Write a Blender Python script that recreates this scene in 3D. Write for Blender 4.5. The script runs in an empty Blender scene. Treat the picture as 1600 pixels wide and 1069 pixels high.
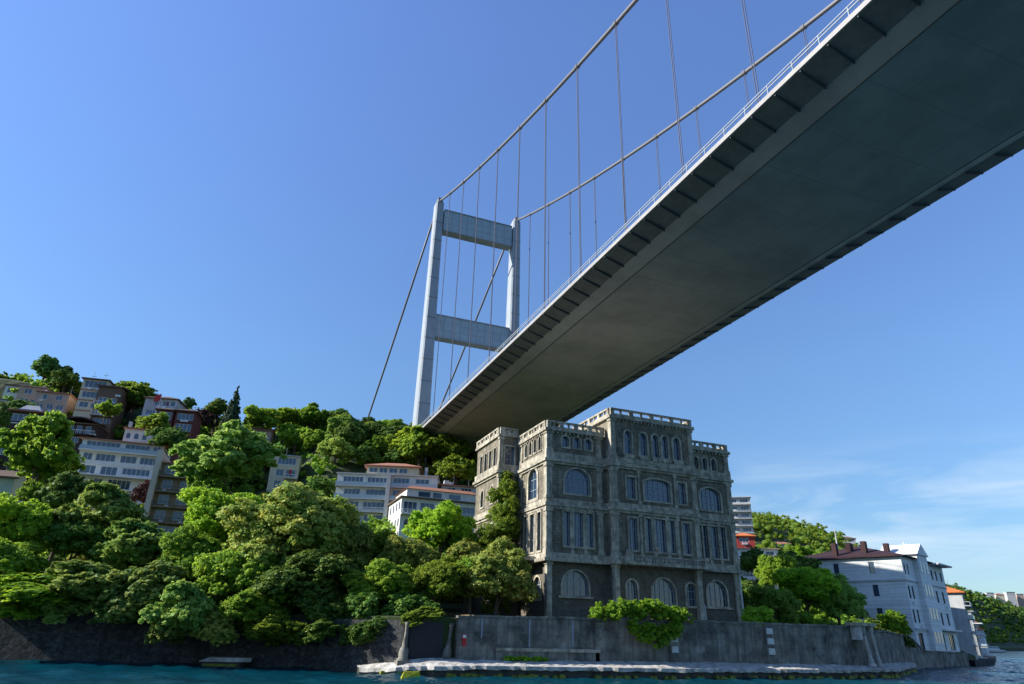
import bpy, math, random
import numpy as np
from mathutils import Matrix, Vector
scene=bpy.context.scene
COL=scene.collection
R_=math.radians
# ------------------------------------------------------------------ camera
FPX=1035.0
def _n(v): return v/np.linalg.norm(v)
_Z=_n(np.array([68.,2365.,-1035.]))
_Y=np.array([-457.,-432.,-1035.]); _Y=_n(_Y-_Y.dot(_Z)*_Z)
_X=np.cross(_Y,_Z)
ROT=np.array([_X,_Y,_Z]); EYE=np.array([0,0,5.0])
cd=bpy.data.cameras.new('camera'); cam=bpy.data.objects.new('camera',cd); COL.objects.link(cam)
cd.sensor_width=36; cd.lens=FPX/1600*36; cd.clip_start=0.5; cd.clip_end=12000
M=Matrix.Identity(4)
for i in range(3):
    for j in range(3): M[i][j]=float(ROT[i][j])
M[2][3]=5.0
cam.matrix_world=M; scene.camera=cam
# ------------------------------------------------------------------ sky, sun
SUN=Vector((-0.96,0.28,0.0)).normalized(); ELEV=R_(30)
sdir=Vector((SUN.x*math.cos(ELEV),SUN.y*math.cos(ELEV),math.sin(ELEV)))
w=bpy.data.worlds.new('World'); scene.world=w; w.use_nodes=True
nt=w.node_tree; nt.nodes.clear()
def N(nt,t,**k):
    n=nt.nodes.new(t)
    for a,b in k.items(): setattr(n,a,b)
    return n
sky=N(nt,'ShaderNodeTexSky',sky_type='NISHITA'); sky.sun_disc=False
sky.sun_elevation=ELEV; sky.sun_rotation=math.atan2(sdir.x,sdir.y); sky.altitude=0; sky.air_density=1.0; sky.dust_density=0.1; sky.ozone_density=3.5
bg=N(nt,'ShaderNodeBackground'); bg.inputs[1].default_value=0.109
out=N(nt,'ShaderNodeOutputWorld')
hs=N(nt,'ShaderNodeHueSaturation'); hs.inputs['Hue'].default_value=0.507; hs.inputs['Saturation'].default_value=1.05
tc=N(nt,'ShaderNodeTexCoord'); sep=N(nt,'ShaderNodeSeparateXYZ')
nt.links.new(tc.outputs['Generated'],sep.inputs[0])
# thin cirrus low in the sky
mp=N(nt,'ShaderNodeMapping'); mp.inputs['Rotation'].default_value=(0.05,-0.10,R_(-38)); mp.inputs['Scale'].default_value=(6,1.8,24)
nz=N(nt,'ShaderNodeTexNoise'); nz.inputs['Scale'].default_value=1.3; nz.inputs['Detail'].default_value=7; nz.inputs['Roughness'].default_value=0.55; nz.inputs['Distortion'].default_value=0.6
nt.links.new(tc.outputs['Generated'],mp.inputs[0]); nt.links.new(mp.outputs[0],nz.inputs[0])
cr=N(nt,'ShaderNodeValToRGB'); cr.color_ramp.elements[0].position=0.40; cr.color_ramp.elements[1].position=0.75
nt.links.new(nz.outputs['Fac'],cr.inputs[0])
def mapr(src,a,b,c,d):
    m=N(nt,'ShaderNodeMapRange'); m.clamp=True; m.interpolation_type='SMOOTHSTEP'
    for i,v in enumerate((a,b,c,d)): m.inputs[i+1].default_value=v
    nt.links.new(src,m.inputs[0]); return m.outputs[0]
def mul(a,b):
    m=N(nt,'ShaderNodeMath',operation='MULTIPLY'); nt.links.new(a,m.inputs[0])
    if isinstance(b,(int,float)): m.inputs[1].default_value=b
    else: nt.links.new(b,m.inputs[1])
    return m.outputs[0]
el1=mapr(sep.outputs['Z'],0.03,0.13,0,1); el2=mapr(sep.outputs['Z'],0.15,0.26,1,0)
az=N(nt,'ShaderNodeVectorMath',operation='DOT_PRODUCT'); az.inputs[1].default_value=(0.82,0.57,0)
nt.links.new(tc.outputs['Generated'],az.inputs[0])
az1=mapr(az.outputs['Value'],0.86,0.95,0,1)
fac=mul(mul(mul(el1,el2),az1),mul(cr.outputs[0],0.75))
mx=N(nt,'ShaderNodeMix',data_type='RGBA'); mx.inputs[7].default_value=(4.0,4.7,5.4,1)
nt.links.new(sky.outputs[0],hs.inputs['Color'])
hz=N(nt,'ShaderNodeValToRGB'); nt.links.new(sep.outputs['Z'],hz.inputs[0]); E_=hz.color_ramp.elements
E_[0].position=0.0; E_[0].color=(.42,.48,.53,1); E_[1].position=0.75; E_[1].color=(1.24,1.30,1.44,1)
e=E_.new(.14); e.color=(.60,.70,.73,1); e=E_.new(.35); e.color=(.88,1.0,1.02,1)
hm=N(nt,'ShaderNodeMix',data_type='RGBA',blend_type='MULTIPLY'); hm.inputs[0].default_value=1.0
nt.links.new(hs.outputs[0],hm.inputs[6]); nt.links.new(hz.outputs[0],hm.inputs[7]); nt.links.new(hm.outputs[2],mx.inputs[6]); nt.links.new(fac,mx.inputs[0])
nt.links.new(mx.outputs[2],bg.inputs[0]); nt.links.new(bg.outputs[0],out.inputs[0])
sl=bpy.data.lights.new('sun','SUN'); sl.energy=5.0; sl.angle=R_(0.53); sl.color=(1,0.95,0.86)
so=bpy.data.objects.new('sun',sl); COL.objects.link(so); so.rotation_euler=sdir.to_track_quat('Z','Y').to_euler(); so.location=(0,0,200)
vs=scene.view_settings; vs.view_transform='Standard'; vs.look='None'; vs.gamma=1; vs.use_curve_mapping=False; vs.exposure=0.85
scene.render.resolution_x=1024; scene.render.resolution_y=684
# ------------------------------------------------------------------ helpers
def ray(u,v): return ROT@_n(np.array([u-800,-(v-534.5),-FPX]))
def at(u,v,Y):
    d=ray(u,v); p=EYE+d*(Y/d[1]); return Vector((float(p[0]),float(p[1]),float(p[2])))
def topx(p):
    c=ROT.T@(np.array(p,float)-EYE); return 800-FPX*c[0]/c[2],534.5+FPX*c[1]/c[2]
def mpp(p): # metres per photo pixel at a point
    c=ROT.T@(np.array(p,float)-EYE); return abs(c[2])/FPX
def mat(name,col,rough=0.8,noise=0.0,scale=3.0,spec=0.3,metal=0.0,bump=0.0,col2=None,brick=None,streak=0.0,detail=6,vor=None):
    m=bpy.data.materials.new(name); m.use_nodes=True; t=m.node_tree; b=t.nodes['Principled BSDF']
    b.inputs['Roughness'].default_value=rough; b.inputs['Metallic'].default_value=metal; b.inputs['Specular IOR Level'].default_value=spec
    c4=(*col,1)
    if not(noise or brick or streak or col2): b.inputs['Base Color'].default_value=c4
    g=N(t,'ShaderNodeNewGeometry'); s=N(t,'ShaderNodeSeparateXYZ'); t.links.new(g.outputs['Position'],s.inputs[0])
    cur=None
    n=N(t,'ShaderNodeTexNoise'); n.inputs['Scale'].default_value=scale; n.inputs['Detail'].default_value=detail; n.inputs['Roughness'].default_value=0.65
    t.links.new(g.outputs['Position'],n.inputs['Vector'])
    c2=col2 or tuple(x*0.45 for x in col)
    if noise or col2:
        r=N(t,'ShaderNodeMapRange'); r.inputs[1].default_value=0.38; r.inputs[2].default_value=0.66; r.inputs[3].default_value=0; r.inputs[4].default_value=noise or 1
        t.links.new(n.outputs['Fac'],r.inputs[0])
        x=N(t,'ShaderNodeMix',data_type='RGBA'); x.inputs[6].default_value=c4; x.inputs[7].default_value=(*c2,1)
        t.links.new(r.outputs[0],x.inputs[0]); cur=x.outputs[2]
    if brick:
        a=N(t,'ShaderNodeMath',operation='ADD'); t.links.new(s.outputs[0],a.inputs[0]); t.links.new(s.outputs[1],a.inputs[1])
        v=N(t,'ShaderNodeCombineXYZ'); t.links.new(a.outputs[0],v.inputs[0]); t.links.new(s.outputs[2],v.inputs[1])
        bt=N(t,'ShaderNodeTexBrick'); bt.inputs['Scale'].default_value=1.0; bt.inputs['Brick Width'].default_value=brick[0]; bt.inputs['Row Height'].default_value=brick[1]
        bt.inputs['Mortar Size'].default_value=brick[2]; bt.inputs['Color1'].default_value=(1,1,1,1); bt.inputs['Color2'].default_value=(0.72,0.70,0.66,1); bt.inputs['Mortar'].default_value=(0.35,0.35,0.34,1)
        t.links.new(v.outputs[0],bt.inputs['Vector'])
        x=N(t,'ShaderNodeMix',data_type='RGBA',blend_type='MULTIPLY'); x.inputs[0].default_value=0.8
        if cur: t.links.new(cur,x.inputs[6])
        else: x.inputs[6].default_value=c4
        t.links.new(bt.outputs[0],x.inputs[7]); cur=x.outputs[2]
    if streak:
        mp=N(t,'ShaderNodeMapping'); mp.inputs['Scale'].default_value=(1.6,1.6,0.14); t.links.new(g.outputs['Position'],mp.inputs[0])
        n2=N(t,'ShaderNodeTexNoise'); n2.inputs['Scale'].default_value=1.0; n2.inputs['Detail'].default_value=5; t.links.new(mp.outputs[0],n2.inputs['Vector'])
        r=N(t,'ShaderNodeMapRange'); r.inputs[1].default_value=0.45; r.inputs[2].default_value=0.7; r.inputs[4].default_value=streak; t.links.new(n2.outputs['Fac'],r.inputs[0])
        x=N(t,'ShaderNodeMix',data_type='RGBA'); 
        if cur: t.links.new(cur,x.inputs[6])
        else: x.inputs[6].default_value=c4
        x.inputs[7].default_value=(*[q*0.3 for q in col],1); t.links.new(r.outputs[0],x.inputs[0]); cur=x.outputs[2]
    if vor:
        dn=N(t,'ShaderNodeVectorMath',operation='MULTIPLY_ADD'); dn.inputs[1].default_value=(.5,.5,.5); t.links.new(n.outputs['Color'],dn.inputs[0]); t.links.new(g.outputs['Position'],dn.inputs[2])
        mv=N(t,'ShaderNodeMapping'); mv.inputs['Scale'].default_value=(vor[0],vor[0],vor[0]*1.7); t.links.new(dn.outputs[0],mv.inputs[0])
        vo=N(t,'ShaderNodeTexVoronoi'); vo.inputs['Scale'].default_value=1.0; t.links.new(mv.outputs[0],vo.inputs['Vector'])
        ve=N(t,'ShaderNodeTexVoronoi',feature='DISTANCE_TO_EDGE'); ve.inputs['Scale'].default_value=1.0; t.links.new(mv.outputs[0],ve.inputs['Vector'])
        bw=N(t,'ShaderNodeRGBToBW'); t.links.new(vo.outputs['Color'],bw.inputs[0]); r=N(t,'ShaderNodeMapRange'); r.inputs[1].default_value=.2; r.inputs[2].default_value=.8; r.inputs[3].default_value=1-vor[1]; r.inputs[4].default_value=1+vor[1]; t.links.new(bw.outputs[0],r.inputs[0])
        re=N(t,'ShaderNodeMapRange'); re.inputs[1].default_value=0; re.inputs[2].default_value=.08; re.inputs[3].default_value=.35; re.inputs[4].default_value=1; t.links.new(ve.outputs['Distance'],re.inputs[0])
        mm=N(t,'ShaderNodeMath',operation='MULTIPLY'); t.links.new(r.outputs[0],mm.inputs[0]); t.links.new(re.outputs[0],mm.inputs[1])
        vm=N(t,'ShaderNodeVectorMath',operation='SCALE'); t.links.new(cur,vm.inputs[0]); t.links.new(mm.outputs[0],vm.inputs['Scale']); cur=vm.outputs[0]
    if cur: t.links.new(cur,b.inputs['Base Color'])
    if bump:
        bp=N(t,'ShaderNodeBump'); bp.inputs['Strength'].default_value=bump; bp.inputs['Distance'].default_value=0.3
        t.links.new(n.outputs['Fac'],bp.inputs['Height']); t.links.new(bp.outputs[0],b.inputs['Normal'])
    return m
def leafmat(name,c1,c2,trans=0.42):
    m=bpy.data.materials.new(name); m.use_nodes=True; t=m.node_tree; b=t.nodes['Principled BSDF']; o=t.nodes['Material Output']
    at_=N(t,'ShaderNodeAttribute',attribute_name='tone'); oi=N(t,'ShaderNodeObjectInfo')
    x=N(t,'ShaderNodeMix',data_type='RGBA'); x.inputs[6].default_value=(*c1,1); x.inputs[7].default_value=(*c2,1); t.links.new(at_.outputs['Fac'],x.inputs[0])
    h=N(t,'ShaderNodeHueSaturation'); r1=N(t,'ShaderNodeMapRange'); r1.inputs[3].default_value=0.485; r1.inputs[4].default_value=0.515
    r2=N(t,'ShaderNodeMapRange'); r2.inputs[3].default_value=0.72; r2.inputs[4].default_value=1.28
    t.links.new(oi.outputs['Random'],r1.inputs[0]); t.links.new(r1.outputs[0],h.inputs['Hue']); 
    m2=N(t,'ShaderNodeMath',operation='FRACT'); m3=N(t,'ShaderNodeMath',operation='MULTIPLY'); m3.inputs[1].default_value=7.31
    t.links.new(oi.outputs['Random'],m3.inputs[0]); t.links.new(m3.outputs[0],m2.inputs[0]); t.links.new(m2.outputs[0],r2.inputs[0]); t.links.new(r2.outputs[0],h.inputs['Value'])
    t.links.new(x.outputs[2],h.inputs['Color']); t.links.new(h.outputs[0],b.inputs['Base Color'])
    b.inputs['Roughness'].default_value=0.6; b.inputs['Specular IOR Level'].default_value=0.18
    tr=N(t,'ShaderNodeBsdfTranslucent'); hs=N(t,'ShaderNodeHueSaturation'); hs.inputs['Hue'].default_value=0.48; hs.inputs['Value'].default_value=1.9; t.links.new(h.outputs[0],hs.inputs['Color']); t.links.new(hs.outputs[0],tr.inputs[0])
    ms=N(t,'ShaderNodeMixShader'); ms.inputs[0].default_value=trans; t.links.new(b.outputs[0],ms.inputs[1]); t.links.new(tr.outputs[0],ms.inputs[2]); t.links.new(ms.outputs[0],o.inputs[0])
    return m
def tag(o,label=None,cat=None,group=None,kind=None):
    if label: o['label']=label
    if cat: o['category']=cat
    if group: o['group']=group
    if kind: o['kind']=kind
    return o
def empty(name,loc=(0,0,0),rz=0,label=None,cat=None,group=None):
    o=bpy.data.objects.new(name,None); COL.objects.link(o); o.location=loc; o.rotation_euler=(0,0,rz); o.empty_display_size=1
    return tag(o,label,cat,group)
class MB:
    def __init__(s): s.v=[]; s.f=[]
    def poly(s,pts):
        i=len(s.v); s.v+= [tuple(p) for p in pts]; s.f.append(tuple(range(i,i+len(pts)))); return s
    def box(s,x0,x1,y0,y1,z0,z1):
        return s.prism([(x0,y0),(x1,y0),(x1,y1),(x0,y1)],z0,z1)
    def prism(s,pl,z0,z1,top=None):
        n=len(pl); i=len(s.v); top=top or pl
        s.v+=[(p[0],p[1],z0) for p in pl]+[(p[0],p[1],z1) for p in top]
        s.f.append(tuple(reversed(range(i,i+n)))); s.f.append(tuple(range(i+n,i+2*n)))
        for k in range(n):
            j=(k+1)%n; s.f.append((i+k,i+j,i+n+j,i+n+k))
        return s
    def tube(s,pts,rads,n=8,cap=True):
        pts=[Vector(p) for p in pts]
        if not hasattr(rads,'__len__'): rads=[rads]*len(pts)
        rings=[]
        for k,p in enumerate(pts):
            d=(pts[min(k+1,len(pts)-1)]-pts[max(k-1,0)]).normalized()
            a=d.orthogonal().normalized() if k==0 else (a-d*a.dot(d)).normalized()
            b=d.cross(a); i=len(s.v); rings.append(i)
            for q in range(n):
                t=2*math.pi*q/n; s.v.append(tuple(p+(a*math.cos(t)+b*math.sin(t))*rads[k]))
        for k in range(len(pts)-1):
            for q in range(n):
                s.f.append((rings[k]+q,rings[k]+(q+1)%n,rings[k+1]+(q+1)%n,rings[k+1]+q))
        if cap:
            s.f.append(tuple(reversed(range(rings[0],rings[0]+n)))); s.f.append(tuple(range(rings[-1],rings[-1]+n)))
        return s
    def lathe(s,c,prof,n=12,sq=False):
        pts=[]; 
        for (r,z) in prof:
            i=len(s.v); pts.append(i)
            for q in range(n):
                t=2*math.pi*(q+0.5)/n; s.v.append((c[0]+r*math.cos(t),c[1]+r*math.sin(t),c[2]+z))
        for k in range(len(prof)-1):
            for q in range(n): s.f.append((pts[k]+q,pts[k]+(q+1)%n,pts[k+1]+(q+1)%n,pts[k+1]+q))
        s.f.append(tuple(range(pts[-1],pts[-1]+n))); return s
    def build(s,name,m,parent=None,smooth=False,loc=None):
        me=bpy.data.meshes.new(name); me.from_pydata(s.v,[],s.f); me.update()
        if m: me.materials.append(m)
        if smooth: me.polygons.foreach_set('use_smooth',[True]*len(me.polygons))
        o=bpy.data.objects.new(name,me); COL.objects.link(o)
        if parent: o.parent=parent
        if loc: o.location=loc
        return o
# ------------------------------------------------------------------ materials
LF=dict(
 green=leafmat('leaf_green',(0.099,0.203,0.022),(0.234,0.340,0.033)),
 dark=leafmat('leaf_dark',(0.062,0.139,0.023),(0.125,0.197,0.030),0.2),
 lime=leafmat('leaf_lime',(0.125,0.278,0.022),(0.268,0.425,0.029),0.4),
 olive=leafmat('leaf_olive',(0.137,0.221,0.038),(0.316,0.328,0.064),0.25),
 pale=leafmat('leaf_pale',(0.139,0.267,0.048),(0.316,0.422,0.083),0.35),
 blue=leafmat('leaf_bluegreen',(0.068,0.156,0.036),(0.141,0.257,0.054),0.25),
 fig=leafmat('leaf_fig',(0.080,0.185,0.035),(0.251,0.333,0.071),0.3),
 conifer=leafmat('leaf_conifer',(0.019,0.046,0.023),(0.039,0.078,0.034),0.1),
 purple=leafmat('leaf_purple',(0.054,0.025,0.028),(0.093,0.046,0.039),0.15),
 yellow=leafmat('leaf_yellow_olive',(0.163,0.242,0.038),(0.486,0.492,0.110),0.3))
BARK=mat('bark',(0.10,0.075,0.055),0.9,0.6,2.0)
STONE=mat('weathered_stone',(0.29,0.255,0.19),0.9,0.85,0.7,bump=0.5,brick=(1.1,0.42,0.035),streak=0.75,col2=(0.085,0.078,0.06))
BRICK=mat('dark_rubble_base',(0.19,0.17,0.135),0.9,0.6,1.2,bump=0.5,brick=(0.6,0.25,0.03),streak=0.3)
TRIM=mat('carved_stone',(0.48,0.435,0.34),0.85,0.8,0.9,bump=0.4,streak=0.8,col2=(0.10,0.092,0.072))
FRAMEB=mat('old_blue_grey_paint',(0.30,0.35,0.41),0.6,0.3,2.0)
GLASS=mat('window_glass',(0.03,0.055,0.09),0.06,spec=0.9)
GLASS2=mat('house_glass',(0.035,0.06,0.10),0.08,spec=1.0)
WHITE=mat('white_render',(0.66,0.66,0.63),0.8,0.25,0.5,streak=0.2,col2=(0.5,0.5,0.48))
GREYR=mat('grey_render',(0.46,0.47,0.47),0.8,0.3,0.5,streak=0.25)
CREAM=mat('cream_render',(0.58,0.50,0.36),0.8,0.3,0.5,streak=0.2,col2=(0.42,0.35,0.24))
PINK=mat('dusty_pink_render',(0.45,0.32,0.26),0.8,0.3,0.5,streak=0.2)
DKRED=mat('dark_red_boards',(0.13,0.035,0.03),0.75,0.3,2.0)
DKBROWN=mat('dark_brown_timber',(0.05,0.032,0.025),0.7,0.4,2.0)
BROWN=mat('brown_cladding',(0.14,0.09,0.06),0.75,0.3,2.0)
TILE=mat('terracotta_tiles',(0.36,0.17,0.11),0.8,0.5,2.5,bump=0.4,col2=(0.25,0.10,0.07))
TILED=mat('dark_red_tiles',(0.045,0.02,0.022),0.8,0.5,2.5,bump=0.4)
TILEO=mat('orange_tiles',(0.62,0.17,0.05),0.8,0.3,2.5,bump=0.4)
WFRAME=mat('white_frame',(0.62,0.64,0.66),0.5)
DFRAME=mat('dark_frame',(0.06,0.055,0.05),0.5)
RAILG=mat('rail_glass',(0.25,0.32,0.38),0.15,spec=0.8)
METAL=mat('dark_metal_rail',(0.10,0.10,0.11),0.5,metal=0.4)
BLUEW=mat('white_painted_timber',(0.76,0.79,0.80),0.65,0.2,0.7,brick=(30,0.22,0.012))
STEEL=mat('grey_bridge_paint',(0.29,0.325,0.36),0.6,0.25,0.25,spec=0.3,streak=0.12)
STEELD=mat('deck_underside_paint',(0.38,0.365,0.35),0.6,0.35,0.12,streak=0.0,spec=0.3,col2=(0.08,0.09,0.09),detail=9)
FOOTU=mat('dark_footway_underside',(0.17,0.17,0.165),0.7,0.5,0.5)
BRACK=mat('bracket_dark_paint',(0.06,0.066,0.075),0.7)
FASC=mat('pale_fascia_paint',(0.30,0.29,0.28),0.6,0.3,0.4)
CABLE=mat('cable_paint',(0.16,0.155,0.16),0.5,0.1,0.3)
ROPE=mat('hanger_rope',(0.045,0.05,0.09),0.6)
WALLM=mat('old_garden_wall_render',(0.30,0.285,0.245),0.9,1.0,0.42,bump=0.9,streak=0.85,col2=(0.045,0.045,0.042),detail=13,brick=(2.9,.95,.012))
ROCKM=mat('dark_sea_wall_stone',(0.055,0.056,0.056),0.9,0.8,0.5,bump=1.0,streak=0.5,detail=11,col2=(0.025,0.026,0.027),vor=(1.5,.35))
CONC=mat('bleached_concrete',(0.54,0.52,0.48),0.9,0.95,0.8,bump=0.9,col2=(0.22,0.205,0.18),detail=10)
CONCD=mat('dark_concrete',(0.07,0.065,0.055),0.6,0.5,1.1,bump=0.6)
ALGAE=mat('yellow_green_algae',(0.20,0.21,0.02),0.7,0.9,1.4,bump=0.5,col2=(0.05,0.07,0.012))
BLOCKW=mat('pale_painted_block',(0.55,0.58,0.56),0.8,0.5,2.0)
EARTH=mat('earth_terrace',(0.30,0.20,0.13),0.95,0.5,1.2,col2=(0.10,0.11,0.04))
RED=mat('red_paint',(0.42,0.025,0.025),0.5)
# ------------------------------------------------------------------ terrain
SX=[-600,-300,-100,-26,0,15,22,90,110,150,160,200,284,600,800,1100,1600,3500]
SY=[330,220,140,117,108,98,88,88,95,121,124.5,142,203,430,545,680,930,1900]
D1=[0,38,58,78,98,118,148,180,260,500,2500];Z1=[6.4,8.2,15,24,32,50,69,74,78,80,80]
D2=[0,20,60,80,120,180,300,2500];Z2=[3,9,50,68,84,95,100,90]
def shore(x): return np.interp(x,SX,SY)
def H(x,y):
    d=y-shore(x); k=np.interp(x,[-80,-10],[1.3,1.0])
    a=np.interp(d*k,D1,Z1); b=np.interp(d,D2,Z2); w=np.interp(x,[230,400],[0,1]); f=np.interp(x,[-60,10],[1.1,1.0])
    z=(a*(1-w)+b*w)*f; q=np.interp(x,[122,140,250,300],[0,1,1,0]); return z*(1-q)+np.minimum(z,2.2+d*.35)*q
GROUND=mat('hill_ground',(0.03,0.055,0.014),0.95,1.0,0.35,bump=0.5,col2=(0.055,0.06,0.025))
xs=np.concatenate([np.arange(-600,-120,20),np.arange(-120,300,4),np.arange(300,900,20),np.arange(900,3501,100)])
ds=np.concatenate([np.arange(0,260,4),np.arange(260,600,20),np.arange(600,2601,200)])
rng=np.random.RandomState(3)
m=MB(); nx,nd=len(xs),len(ds)
for d in ds:
    for x in xs:
        y=float(shore(x))+d+0.6; z=float(H(x,y-0.6))+(rng.uniform(-.5,.5) if d>30 else 0); m.v.append((float(x),y,z))
for j in range(nd-1):
    for i in range(nx-1):
        a=j*nx+i; m.f.append((a,a+1,a+nx+1,a+nx))
b0=len(m.v)
for x in xs: m.v.append((float(x),float(shore(x))+0.6,-3.0))
for i in range(nx-1): m.f.append((b0+i,b0+i+1,i+1,i))
tag(m.build('hillside',GROUND),'steep green hillside rising behind the shore',kind='structure')
# water
def water():
    me=MB(); me.poly([(-3000,-2500,-.22),(6000,-2500,-.22),(6000,5500,-.22),(-3000,5500,-.22)])
    m=bpy.data.materials.new('sea_water'); m.use_nodes=True; t=m.node_tree; b=t.nodes['Principled BSDF']
    b.inputs['Base Color'].default_value=(0.004,0.085,0.12,1); b.inputs['Roughness'].default_value=0.12; b.inputs['IOR'].default_value=1.33; b.inputs['Specular IOR Level'].default_value=0.35
    g=N(t,'ShaderNodeNewGeometry'); mp=N(t,'ShaderNodeMapping'); mp.inputs['Rotation'].default_value=(0,0,R_(25)); mp.inputs['Scale'].default_value=(1,2.2,1); t.links.new(g.outputs['Position'],mp.inputs[0])
    n=N(t,'ShaderNodeTexNoise'); n.inputs['Scale'].default_value=0.33; n.inputs['Detail'].default_value=8; n.inputs['Roughness'].default_value=0.66; n.inputs['Distortion'].default_value=0.4; t.links.new(mp.outputs[0],n.inputs['Vector'])
    bp=N(t,'ShaderNodeBump'); bp.inputs['Strength'].default_value=1.0; bp.inputs['Distance'].default_value=0.35; t.links.new(n.outputs['Fac'],bp.inputs['Height']); t.links.new(bp.outputs[0],b.inputs['Normal'])
    n2=N(t,'ShaderNodeTexNoise'); n2.inputs['Scale'].default_value=0.05; t.links.new(mp.outputs[0],n2.inputs['Vector'])
    x=N(t,'ShaderNodeMix',data_type='RGBA'); x.inputs[6].default_value=(0.0,0.018,0.032,1); x.inputs[7].default_value=(0.001,0.060,0.085,1); t.links.new(n2.outputs['Fac'],x.inputs[0]); t.links.new(x.outputs[2],b.inputs['Base Color'])
    gx=np.arange(-90,420,0.55); gy=np.arange(25,240,0.55); X,Y=np.meshgrid(gx,gy); Z=np.zeros_like(X); rr=np.random.RandomState(2)
    for k in range(34):
        lam=0.9*1.085**k*rr.uniform(.85,1.15); a=rr.normal(0.9,.75); kx,ky=math.cos(a)*6.283/lam,math.sin(a)*6.283/lam
        q=np.sin(kx*X+ky*Y+rr.uniform(0,6.28)+.6*np.sin(X*.07+k)); Z+=0.0075*lam**.8*(1-2*np.abs(q)**.8 if k%2 else q)
    ed=np.clip(np.minimum(np.minimum(X+90,420-X),np.minimum(Y-25,240-Y))/25,0,1); Z=(Z)*ed-.22*(1-ed)
    n0,n1=X.shape; V=np.stack([X,Y,Z],-1).reshape(-1,3).astype(np.float32); i=np.arange(n0*n1).reshape(n0,n1)
    F=np.stack([i[:-1,:-1],i[:-1,1:],i[1:,1:],i[1:,:-1]],-1).reshape(-1,4).astype(np.int32)
    w_=bpy.data.meshes.new('water'); w_.vertices.add(len(V)); w_.vertices.foreach_set('co',V.ravel()); w_.loops.add(F.size); w_.loops.foreach_set('vertex_index',F.ravel())
    w_.polygons.add(len(F)); w_.polygons.foreach_set('loop_start',np.arange(0,F.size,4,dtype=np.int32)); w_.polygons.foreach_set('loop_total',np.full(len(F),4,np.int32)); w_.polygons.foreach_set('use_smooth',np.ones(len(F),bool)); w_.update(calc_edges=True)
    w_.materials.append(m); o=bpy.data.objects.new('water',w_); COL.objects.link(o); tag(o,'choppy teal blue water along the near shore',kind='structure')
    return tag(me.build('water',m),'teal blue strait water with small waves',kind='structure')
water()
# ------------------------------------------------------------------ facade tools
def outline(u0,u1,a,b,arch,n=10):
    if not arch: return [(u0,a),(u1,a),(u1,b),(u0,b)]
    r=(u1-u0)/2; h=min(r,(b-a)*0.6) if arch is True else arch; c=(u0+u1)/2
    return [(u0,a),(u1,a)]+[(c+r*math.cos(math.pi*k/n),b-h+h*math.sin(math.pi*k/n)) for k in range(n+1)]
def P3(F,u,z,o=0.0): # F=(O,U,Nn)
    O,U,Nn=F; return (O[0]+U[0]*u+Nn[0]*o,O[1]+U[1]*u+Nn[1]*o,z)
def wallface(m,F,W,z0,z1,ops,dep):
    us=sorted({0.0,float(W),*[o[0] for o in ops],*[o[1] for o in ops]}); zs=sorted({float(z0),float(z1),*[o[2] for o in ops],*[o[3] for o in ops]})
    us=[u for u in us if -1e-6<=u<=W+1e-6]; zs=[z for z in zs if z0-1e-6<=z<=z1+1e-6]
    for i in range(len(us)-1):
        for j in range(len(zs)-1):
            cu=(us[i]+us[i+1])/2; cz=(zs[j]+zs[j+1])/2
            if any(o[0]<cu<o[1] and o[2]<cz<o[3] for o in ops): continue
            m.poly([P3(F,us[i],zs[j]),P3(F,us[i+1],zs[j]),P3(F,us[i+1],zs[j+1]),P3(F,us[i],zs[j+1])])
    for (u0,u1,a,b,ar) in [o[:5] for o in ops]:
        pl=outline(u0,u1,a,b,ar)
        for k in range(len(pl)):
            p,q=pl[k],pl[(k+1)%len(pl)]
            m.poly([P3(F,*p),P3(F,*q),P3(F,q[0],q[1],-dep),P3(F,p[0],p[1],-dep)])
        if ar:
            arc=pl[2:]
            for k in range(len(arc)-1):
                p,q=arc[k],arc[k+1]
                m.poly([P3(F,*p),P3(F,*q),P3(F,q[0],b),P3(F,p[0],b)])
def ring(m,F,pl,t,o0,o1):
    cu=sum(p[0] for p in pl)/len(pl); zz=[p[1] for p in pl]; uu=[p[0] for p in pl]; cu=(min(uu)+max(uu))/2; cz=(min(zz)+max(zz))/2
    hw=(max(uu)-min(uu))/2; hh=(max(zz)-min(zz))/2
    inn=[(cu+(p[0]-cu)*(hw-t)/hw,cz+(p[1]-cz)*(hh-t)/hh) for p in pl]
    n=len(pl)
    for k in range(n):
        j=(k+1)%n
        m.poly([P3(F,*pl[k],o1),P3(F,*pl[j],o1),P3(F,*inn[j],o1),P3(F,*inn[k],o1)])
        m.poly([P3(F,*inn[k],o1),P3(F,*inn[j],o1),P3(F,*inn[j],o0),P3(F,*inn[k],o0)])
        m.poly([P3(F,*pl[k],o1),P3(F,*pl[j],o1),P3(F,*pl[j],o0),P3(F,*pl[k],o0)])
def bar(m,F,u0,u1,z0,z1,o0,o1):
    c=[(u0,z0),(u1,z0),(u1,z1),(u0,z1)]; i=len(m.v)
    m.v+=[P3(F,*p,o0) for p in c]+[P3(F,*p,o1) for p in c]
    for k in range(4): j=(k+1)%4; m.f.append((i+k,i+j,i+4+j,i+4+k))
    m.f.append((i+4,i+5,i+6,i+7)); m.f.append((i+3,i+2,i+1,i))
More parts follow.
